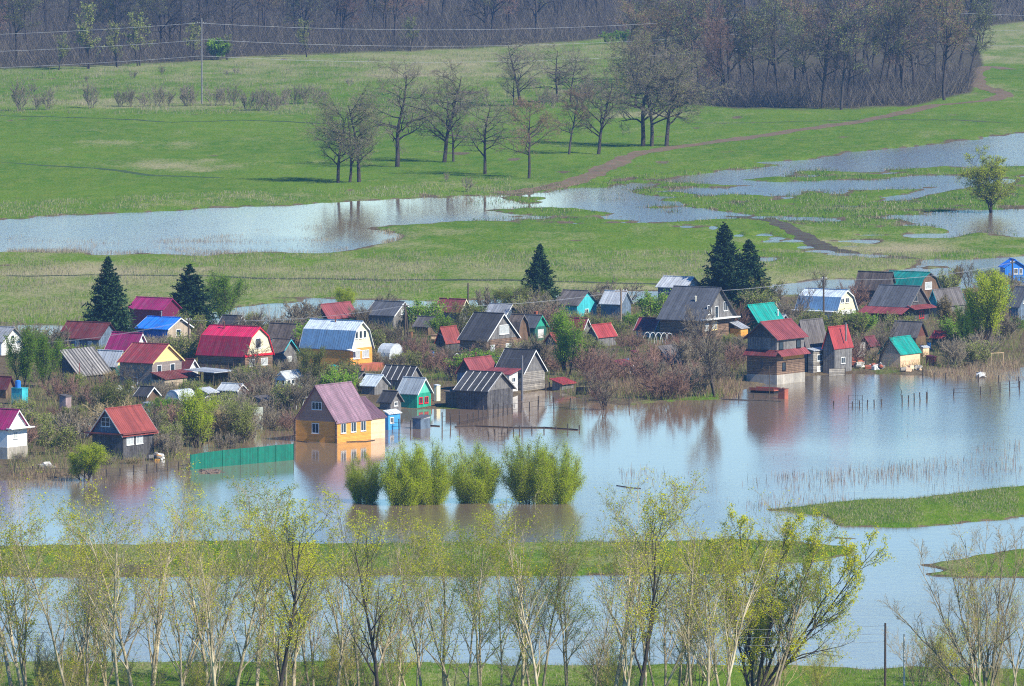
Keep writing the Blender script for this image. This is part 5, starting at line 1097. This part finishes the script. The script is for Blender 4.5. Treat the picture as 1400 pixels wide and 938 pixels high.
# low bushes in the far meadow
def bush(seed, H, leaf=None, nleaf=0, ls=.08, twig=TWIG, n0=9, c=(6, 5, 4), tw=.018, lean=.7, lsp=.12, spread=.35, bark=None, lf=(.5, .5, .5)):
    return whole(tree_meshes(seed, H, n0, .05, bark or twig, twig, leaf, nleaf, ls, dict(c=c, t0=.12, lf=lf, up=(.35, .25, .15), ang=(38, 40, 45), lspread=lsp), lean, spread, tw, .09))
FB = [bush(200 + i, 4.5, tw=.016, lean=.5) for i in range(3)]
FBL = [(28, 152, 44), (50, 150, 26), (67, 150, 32), (125, 148, 38), (182, 108, 14), (222, 102, 14)] + [(x_, 146 - (x_ - 160) * .01, h_) for x_, h_ in ((165, 26), (178, 30), (195, 24), (215, 32), (228, 26), (255, 34), (262, 30), (292, 34), (303, 30), (318, 30))] + \
      [(338, 151, 30), (352, 152, 34), (368, 151, 36), (378, 151, 30), (392, 143, 26), (405, 142, 28), (418, 142, 30), (432, 141, 26), (445, 140, 20), (478, 118, 14), (45, 128, 16), (118, 112, 10), (323, 102, 12), (310, 104, 10), (740, 148, 30), (755, 148, 34), (792, 146, 40), (806, 138, 36), (610, 248, 14), (640, 262, 24), (1300, 86, 14)]
for i, (px, py, hp) in enumerate(FBL): put_tree('meadow_bush', FB[i % 3], px, py, hp * .82 / scl(py) / 4.4, 'low leafless grey bush in the far meadow', 'bush', 'leafless bushes of the far meadow')
GB = bush(210, 4.5, L_GRN2, 4, .2, tw=.02)
for px, py, hp, lb in ((300, 82, 26, 'lone light green bush before the dark far wood'), (832, 60, 14, 'left bright green shrub at the wood edge by the grove'), (851, 58, 15, 'right bright green shrub at the wood edge by the grove')): put_tree('green_bush', GB, px, py, hp / scl(py) / 4.4, lb, 'bush')
# flooded green willows
WB = [whole(tree_meshes(220 + i, 7.6, 42, .05, BARK, TWIG, L_WIL, 10, .055, dict(c=(10, 7, 4), t0=.08, lf=(.24, .5, .5), up=(.3, .25, .2), ang=(46, 42, 42), lspread=.42), .85, 1.3, .012, .08)) for i in range(3)]
for i, (px, py, hp, wm, lb) in enumerate(((498, 686, 66, .58, 'smallest and leftmost willow of the drowned green row'), (553, 690, 88, .58, 'left half of the big green willow clump in open water'), (586, 689, 90, .56, 'right half of the big green willow clump in open water'), (650, 687, 86, .66, 'middle green willow bush rising from open water'),
                                       (726, 688, 88, .66, 'dense green willow left part of the last clump in the row'), (758, 688, 84, .66, 'yellowish green willow at the right end of the drowned row'))):
    s = scl(py); o = put_tree('willow_bush', WB[i % 3], px, py, hp / s / 7.3, lb, 'willow', 'green willows standing in open water'); o.scale.x *= wm; o.scale.y *= wm
# leafy trees among the houses
GT = [tree_meshes(240 + i, 7, 5, .11, BARK, TWIG, (L_GRN, L_GRN2, L_OLV, L_WIL)[i], (16, 13, 8, 16)[i], .07, dict(c=(11, 7, 4), t0=.15, lf=(.42, .5, .5), up=(.35, .25, .15), ang=(42, 42, 45), lspread=.3), .45, .25, .016) for i in range(4)]
for (px, py, hp, wpx, v, lb) in ((30, 535, 76, 50, 1, 'leafy mid-green tree at the upper left of the village'), (62, 530, 66, 44, 1, 'green leafy tree left of the sagging striped barn'), (272, 612, 74, 60, 0, 'bright fresh green tree above the green metal fence'), (328, 606, 58, 56, 2, 'dark olive bush beside the bright green tree'),
        (116, 658, 52, 56, 3, 'yellowish leafy bush in the water before the dark cottage'), (306, 438, 62, 58, 1, 'green leafy tree right of the overhanging spruce'), (474, 424, 32, 38, 0, 'round bright green tree behind the red and dark cottage'), (776, 514, 78, 66, 1, 'big rounded green tree right of the white board house'), (702, 438, 42, 62, 2, 'olive bush left of the lone spruce'),
        (1346, 482, 100, 66, 3, 'tall yellow-green willow tree at the right shore'), (1322, 478, 60, 34, 1, 'greener tree against the yellow-green willow'), (1299, 470, 60, 36, 9, 'tan flowering shrub left of the yellow-green willow'), (1304, 394, 30, 26, 9, 'pale round tan bush by the far right pool'), (1350, 404, 34, 50, 2, 'olive bush left of the bright blue cottage'),
        (640, 470, 52, 56, 2, 'olive budding tree right of the black-gabled red hut'), (425, 530, 52, 46, 2, 'olive bush before the blue and white gambrel house'), (155, 585, 60, 60, 2, 'olive brown budding tree behind the dark cottage')):
    s = scl(py)
    if v == 9: tm = TANT if 'TANT' in globals() else globals().setdefault('TANT', tree_meshes(250, 7, 5, .1, BARK, TWIG_PALE, L_TAN, 5, .11, dict(c=(11, 7, 4), t0=.15, lf=(.42, .5, .5), up=(.35, .25, .15), ang=(42, 42, 45), lspread=.2), .45, .25, .018))
    else: tm = GT[v]
    sc = hp / s / 7.2; o = put_tree('leafy_tree', tm, px, py, sc, lb, 'tree', 'leafy trees among the houses'); k = (wpx / s) / (6.2 * sc); o.scale.x = o.scale.y = sc * k
# bare trees in the gardens
BT = [tree_meshes(260 + i, 8, 3, .12, BARK, TWIG, None, 0, .1, dict(c=(10, 7, 5), t0=.2, lf=(.5, .5, .5), up=(.3, .2, .1), ang=(42, 42, 42)), .45, .15, .018) for i in range(3)]
for (px, py, hp, wpx, v, lb) in ((979, 543, 100, 80, 0, 'bare dark tree at the shore left of the two-storey log house'), (950, 500, 76, 60, 1, 'bare tree before the big dark timber house'), (220, 612, 60, 60, 2, 'bare pale garden tree behind the front dark cottage'), (345, 520, 56, 50, 0, 'bare tree in front of the magenta gambrel house'),
                                (1325, 400, 40, 30, 1, 'bare tree rising by the far right pool'), (1095, 440, 46, 40, 2, 'pale bare tree right of the spruce pair'), (1128, 405, 34, 30, 0, 'tan bare tree above the white gambrel cottage'), (180, 545, 44, 44, 1, 'bare tree beside the brick house'), (828, 560, 60, 60, 2, 'brown bare bush in the water right of the rounded green tree'),
                                (1200, 500, 60, 50, 0, 'grey bare tree left of the yellow shed'), (670, 505, 40, 50, 1, 'bare garden tree left of the white board house')):
    s = scl(py); sc = hp / s / 8.3; o = put_tree('garden_tree', BT[v], px, py, sc, lb, 'tree', 'bare garden trees'); k = (wpx / s) / (7.0 * sc); o.scale.x = o.scale.y = sc * k
# brush filling the gardens
GBU = [(bush(300, 2.6, tw=.014, n0=12, lf=(.6, .55, .5)), 'leafless grey bush'), (bush(301, 2.6, twig=TWIG_RED, tw=.014, n0=12, lf=(.6, .55, .5)), 'reddish brown leafless bush'), (bush(302, 2.6, L_OLV, 3, .07, tw=.014, n0=10, lsp=.15, lf=(.6, .55, .5)), 'olive budding bush'),
       (bush(303, 2.6, twig=TWIG_PALE, tw=.014, n0=12, lf=(.6, .55, .5)), 'pale straw-coloured bush'), (bush(304, 2.6, L_GRN2, 4, .08, tw=.014, n0=9, lsp=.16, lf=(.6, .55, .5)), 'small green leafy bush'), (bush(305, 2.6, tw=.014, n0=14, c=(7, 6, 4), lf=(.6, .55, .5)), 'dense grey twiggy bush')]
VILB = pol('10,478 120,476 230,460 330,448 430,440 520,436 600,432 720,428 860,424 1000,424 1060,416 1190,412 1300,402 1393,400 1400,498 1300,506 1262,508 1190,506 1105,506 1018,520 1000,544 900,548 850,552 790,546 745,533 720,520 690,512 604,540 600,530 500,520 500,560 402,592 350,600 258,628 215,634 150,640 60,652 10,650')
placed = []; tries = 0; cnt = 0
while cnt < 295 and tries < 9000:
    tries += 1; px = rnd.uniform(8, 1395); py = rnd.uniform(400, 655)
    if not bool(inpoly(VILB, np.array([px]), np.array([py]))[0]): continue
    s = scl(py); hm = rnd.uniform(1.9, 4.6); hp = hm * s; ok = True
    for H_ in HOUSES:
        if H_['x'] - H_['wl'] - 4 < px < H_['x'] + H_['wr'] + 4:
            d = py - H_['y']
            if -2 < d < 60 and py - hp < H_['y'] - 7: hp = py - H_['y'] + 7; 
            if hp < 11: ok = False; break
    if not ok: continue
    x, y, z = place(px, py)
    for H_ in HOUSES:
        q = Vector((x - H_['c'][0], y - H_['c'][1], 0))
        if abs(q.dot(H_['e2'])) < H_['lx'] / 2 + .5 and abs(q.dot(H_['e1'])) < H_['ly'] / 2 + .5: ok = False; break
    if not ok or any((px - a) ** 2 + ((py - c) * 2.6) ** 2 < 90 for a, c in placed): continue
    placed.append((px, py)); cnt += 1
    w = (3, 2, 2.8, 1.6, 1.2, 3)
    if 800 < px < 1010 and py > 500: w = (2, 6, 1, 1, .6, 1)
    k = rnd.choices(range(6), w)[0]
    nb_ = min(HOUSES, key=lambda H_: (H_['c'][0] - x) ** 2 + ((H_['c'][1] - y) * .25) ** 2)
    dx_ = px - (nb_['x'] + (nb_['wr'] - nb_['wl']) / 2); d = py - nb_['y']
    rel = 'in front of' if d > 6 and abs(dx_) < 45 else 'behind' if d < -8 and abs(dx_) < 45 else ('left of' if dx_ < 0 else 'right of')
    sc = hp / s / 2.7
    o = link('garden_bush', GBU[k][0], loc=(x, y, z)); o.rotation_euler.z = rnd.random() * 6.28; o.scale = (max(sc, .75) * rnd.uniform(.9, 1.3),) * 2 + (sc,)
    tag(o, '%s %s the %s' % (GBU[k][1], rel, nb_['short']), 'bush', 'garden bushes of the flooded village')
# reddish brush belt at the shore, garden straw, drowned reeds
thicket(pol('10,478 330,450 600,434 860,426 1060,420 1190,416 1393,402 1400,500 1262,510 1105,508 1018,524 1000,545 850,552 790,545 700,512 600,532 500,540 402,592 258,630 60,652 10,652'), 42000, .5, 2.0, .017, [TWIG_PALE, TWIG, TWIG_RED, L_OLV, L_OLV, L_GRN2], 'garden_undergrowth', 'mixed dry stalks and low brush between the village plots', 5, branches=3, rag=False)
thicket(pol('800,528 860,505 950,512 1018,520 1012,545 900,550 850,555 810,552'), 5200, .6, 2.2, .018, [TWIG_RED, TWIG_RED, TWIG_PALE], 'shore_brush', 'reddish brush along the drowned shore', 6)
thicket(pol('1262,505 1393,498 1400,522 1310,520 1262,514'), 2500, .5, 1.6, .018, [TWIG_RED, TWIG, TWIG_PALE], 'shore_brush', 'brown brush along the shore under the willow', 16)
STRAW = leafmat('dry_straw', (0.42, 0.36, 0.25), (0.27, 0.21, 0.14), trans=.2)
thicket(pol('10,322 150,326 300,318 440,306 446,345 300,350 10,348'), 20000, .3, 1.2, .035, [STRAW], 'dry_reeds', 'pale dry reeds in the long far pool', 7, branches=1, spread=.15, zed=-.2)
thicket(pol('430,322 470,314 530,316 552,324 530,334 470,343 420,346'), 5000, .3, 1.0, .04, [STRAW, TWIG_PALE], 'dry_reeds', 'brownish stalks in shallow water below the bare trio', 8, branches=1, spread=.15)
thicket(pol('0,447 130,447 340,420 620,411 620,424 440,431 340,446 200,462 0,470'), 7000, .4, 1.6, .03, [STRAW, TWIG], 'dry_reeds', 'sparse dry stalks in the pool behind the village', 9, branches=1, spread=.12)
thicket(pol('1000,398 1190,386 1190,400 1000,408'), 500, .4, 1.2, .02, [STRAW], 'dry_reeds', 'sparse stalks in the pool behind the white gambrel cottage', 19, branches=1, spread=.12)
thicket(pol('845,640 1010,650 1200,640 1393,600 1400,660 1240,680 1040,696 900,690 850,665'), 3000, .4, 1.7, .032, [TWIG_RED, STRAW], 'dry_reeds', 'thin rusty stalks in open water above the green spit', 10, branches=1, spread=.12)
thicket(pol('900,560 1393,520 1393,640 900,640'), 900, .2, .9, .03, [TWIG_RED], 'dry_reeds', 'scattered thin stalks in the wide open flood', 11, branches=1, spread=.12)
thicket(pol('10,640 130,640 260,640 258,655 100,668 10,668'), 4500, .3, 1.4, .02, [TWIG, TWIG_PALE, TWIG_RED], 'dry_reeds', 'brown stalks in the swampy corner of the village', 12, branches=2, spread=.2)
thicket(pol('0,352 400,350 1000,345 1300,345 1390,350 1180,372 1060,386 820,400 500,408 330,418 120,444 0,444'), 30000, .3, 1.0, .035, [STRAW, STRAW, L_OLV], 'dry_grass', 'dry stalks dotted over the meadow behind the village', 13, branches=1, spread=.25)
thicket(pol('0,100 320,86 640,74 850,58 860,110 930,145 700,160 0,158'), 26000, .3, 1.2, .045, [STRAW, L_OLV, TWIG], 'dry_grass', 'coarse dry tufts of the far rough meadow', 14, branches=1, spread=.25)
thicket(pol('0,280 160,272 400,262 640,250 700,245 700,268 470,276 160,291 0,300'), 10000, .3, .9, .035, [STRAW, L_OLV], 'dry_grass', 'dry edge grass above the long far pool', 15, branches=1, spread=.25)
GREENT = leafmat('wet_green_tufts', (0.08, 0.17, 0.02), (0.16, 0.22, 0.05))
thicket(pol('640,262 830,245 1060,226 1393,190 1393,325 1300,325 1060,305 800,303 640,303'), 22000, .3, .9, .06, [GREENT, GREENT, STRAW], 'marsh_grass', 'green tufts poking through the shallow meadow pools', 30, branches=1, spread=.4)
GRASSB = leafmat('bank_grass', (0.11, 0.17, 0.025), (0.19, 0.22, 0.05), trans=.2)
thicket(pol('0,906 400,907 860,910 1100,913 1400,916 1400,960 0,960'), 16000, .15, .5, .02, [GRASSB, GRASSB, STRAW], 'bank_grass', 'green grass with straw on the near bank', 20, branches=1, spread=.35, zed=-.03)
thicket(pol('0,748 470,744 860,741 1000,740 1160,752 1000,784 470,786 0,788'), 22000, .1, .55, .022, [GRASSB, GRASSB, STRAW], 'bank_grass', 'short grass on the long green strip between the waters', 22, branches=1, spread=.35, zed=-.03)
thicket(pol('1045,696 1240,683 1393,664 1393,706 1240,719 1150,719'), 14000, .1, .5, .02, [GRASSB, GRASSB, STRAW], 'bank_grass', 'short grass on the green spit in the flood', 23, branches=1, spread=.35, zed=-.03)

# near trees rising in front, rooted on the near bank below the frame
NT_ = []
NS = dict(c=(12, 6, 5, 3), t0=.25, lf=(.42, .5, .5, .45), up=(.5, .3, .2, .1), ang=(38, 38, 40, 42), tap=.45, wig=.09, lspread=.16)
for i in range(7):
    sp2 = dict(NS); lf_ = (L_YEL, L_YEL, L_YEL, L_YEL, L_YEL, L_YEL, L_GRN)[i]
    NT_.append(tree_meshes(400 + i, 20, (1, 2, 2, 1, 3, 1, 2)[i], (.20, .17, .15, .2, .15, .18, .16)[i], BIRCH if i != 3 else BARK, TWIG_PALE if i % 2 == 0 else TWIG, lf_, (4, 3, 1, 4, 3, 1, 4)[i], .068, sp2, .32, .4, .009, .04))
SHB = [bush(420, 6, L_YEL, 4, .05, TWIG_PALE, n0=8, c=(6, 5, 5), tw=.009, lean=.6), bush(421, 6, None, 0, .07, TWIG_PALE, n0=9, c=(6, 5, 5), tw=.009, lean=.6), bush(422, 6, L_GRN, 4, .05, TWIG, n0=8, c=(6, 5, 4), tw=.009, lean=.6)]
NTREE = [(18, 955, 300, 0, 'yellow-budded'), (48, 985, 322, 4, 'budded'), (135, 950, 255, 1, 'x'), (168, 1000, 330, 5, 'x'), (205, 975, 320, 2, 'x'), (238, 950, 285, 6, 'x'), (262, 1000, 340, 2, 'x'), (318, 990, 320, 0, ''), (350, 945, 278, 6, ''), (372, 1010, 330, 3, ''), (428, 960, 260, 2, ''), (455, 990, 282, 5, ''), (497, 975, 270, 1, ''),
         (540, 950, 225, 2, ''), (583, 985, 270, 5, ''), (610, 960, 245, 0, ''), (655, 985, 275, 6, ''), (735, 970, 285, 2, ''), (748, 1010, 300, 5, ''), (806, 985, 195, 5, ''), (835, 970, 298, 0, ''), (866, 1000, 330, 3, ''), (905, 970, 280, 2, ''), (948, 990, 318, 5, ''), (1000, 985, 285, 4, ''), (1045, 975, 270, 6, ''), (85, 975, 290, 6, ''), (110, 1000, 330, 2, ''), (300, 1005, 330, 2, ''), (388, 1000, 300, 5, ''), (520, 995, 285, 3, ''), (632, 1000, 290, 1, ''), (720, 1000, 300, 0, ''), (850, 1000, 310, 2, ''), (975, 1000, 300, 2, ''), (155, 965, 262, 4, ''), (190, 990, 318, 0, ''), (285, 965, 290, 0, ''), (400, 985, 290, 4, ''), (478, 950, 232, 0, ''), (565, 965, 240, 1, ''), (685, 965, 250, 1, ''), (775, 965, 255, 6, ''), (885, 985, 290, 1, ''), (925, 965, 262, 4, ''), (1020, 960, 235, 4, ''), (1340, 980, 240, 2, ''), (1375, 990, 260, 5, ''), (1400, 965, 215, 2, '')]
kinds = ['yellow-green budding poplar with pale trunk', 'twin-stemmed budding poplar', 'bare pale twin-stemmed poplar', 'dark-barked budding tree', 'three-stemmed budding poplar', 'single bare pale poplar', 'leafy twin-stemmed poplar']
MARKS = [(0, 'at the lower left corner'), (120, 'left of the near clump'), (200, 'below the green metal fence'), (330, 'below the left end of the orange house'), (460, 'below the orange house'), (560, 'below the drowned willow row'), (700, 'below the last drowned willow'), (830, 'below the open flood'), (960, 'left of the dark near pole'), (1320, 'right of the pale near pole')]
seen = {}
for px, py, hp, v, _ in NTREE:
    mk = [m_ for a, m_ in MARKS if a <= px + 1][-1]; lb = kinds[v] + ' ' + mk
    seen[lb] = seen.get(lb, 0) + 1
    if seen[lb] > 1: lb = 'another ' + lb
    o = put_tree('poplar_tree', NT_[v], px, py, hp * rnd.uniform(.90, 1.05) / scl(py) / 22.9, lb, 'tree', 'near poplars before the flooded river')
    o.scale.x *= 1.22; o.scale.y *= 1.22
# the leaning tree right of centre: stems fan out to the upper right
def fan_tree(seed, px, py, tips, label, leaf, nleaf, bark, twig, r=.2):
    x, y, z = place(px, py); rg = np.random.default_rng(seed); s = scl(py); P = []
    for (tx, ty) in tips:
        a = np.array([0, 0, -.3]); e = np.array([(tx - px) / s, rg.normal() * 1.2, (py - ty) / s]); K = 9; t = np.linspace(0, 1, K)[:, None]
        c = a + (e - a) * t; c[:, 2] += np.sin(t[:, 0] * 3.14) * -.4; c[:, 0] *= t[:, 0] ** .15; c[1:] += rg.normal(size=(K - 1, 3)) * .10; P.append(c)
    P0 = np.stack(P); R0 = r * np.linspace(1, .12, 9)[None] ** .9 * np.ones((len(P), 1)) * .85
    P1, R1 = sprout(P0, R0, rg, 15, .18, .98, .30, 38, .35, .09, 6, .6, .026, .5, .05); P2, R2 = sprout(P1, R1, rg, 6, .2, 1, .5, 38, .25, .09, 5, .6, .012, .4, .03)
    P3, R3 = sprout(P2, R2, rg, 4, .2, 1, .5, 40, .15, .1, 4, .7, .010, .3); P4, R4 = sprout(P3, R3, rg, 3, .2, 1, .5, 40, .1, .12, 3, .7, .008, .3)
    A = Acc(); A.add(tubes(P0, R0, 7), 0); A.add(tubes(P1, R1, 5), 0); B = Acc(); B.add(tubes(P2, R2, 4), 0); B.add(tubes(P3, R3, 3), 1); B.add(tubes(P4, R4, 3), 1)
    if leaf: B.add(leaves(P4, rg, nleaf, .075, .14), 2)
    o = link('poplar_tree', None, loc=(x, y, z)); link('trunk', A.mesh('trunk', [bark]), o); link('crown', B.mesh('crown', [bark, twig] + ([leaf] if leaf else [])), o)
    tag(o, label, 'tree', 'near poplars before the flooded river')
fan_tree(501, 1030, 968, [(1012, 722), (1075, 720), (1120, 740), (1165, 770), (1195, 752), (985, 760)], 'wide budding tree whose stems lean towards the dark near pole', L_YEL, 6, BARK, TWIG_PALE, .2)
fan_tree(502, 1350, 975, [(1225, 835), (1255, 770), (1290, 750), (1318, 738), (1345, 745), (1372, 735), (1395, 745)], 'fan-shaped bare pale tree right of the two near poles', None, 0, BIRCH, TWIG_PALE, .17)
for i in range(44):
    px = rnd.uniform(-20, 1130) if i < 38 else rnd.uniform(1250, 1400); py = rnd.uniform(930, 985); k = rnd.choices(range(3), (3, 1.3, 1.5))[0]
    put_tree('bank_shrub', SHB[k], px, py, rnd.uniform(35, 85) / scl(py) / 6.0, ('yellow-budded shrub', 'leafless grey shrub', 'fresh green shrub')[k] + ' under the near poplars', 'shrub', 'shrubs under the near poplars')
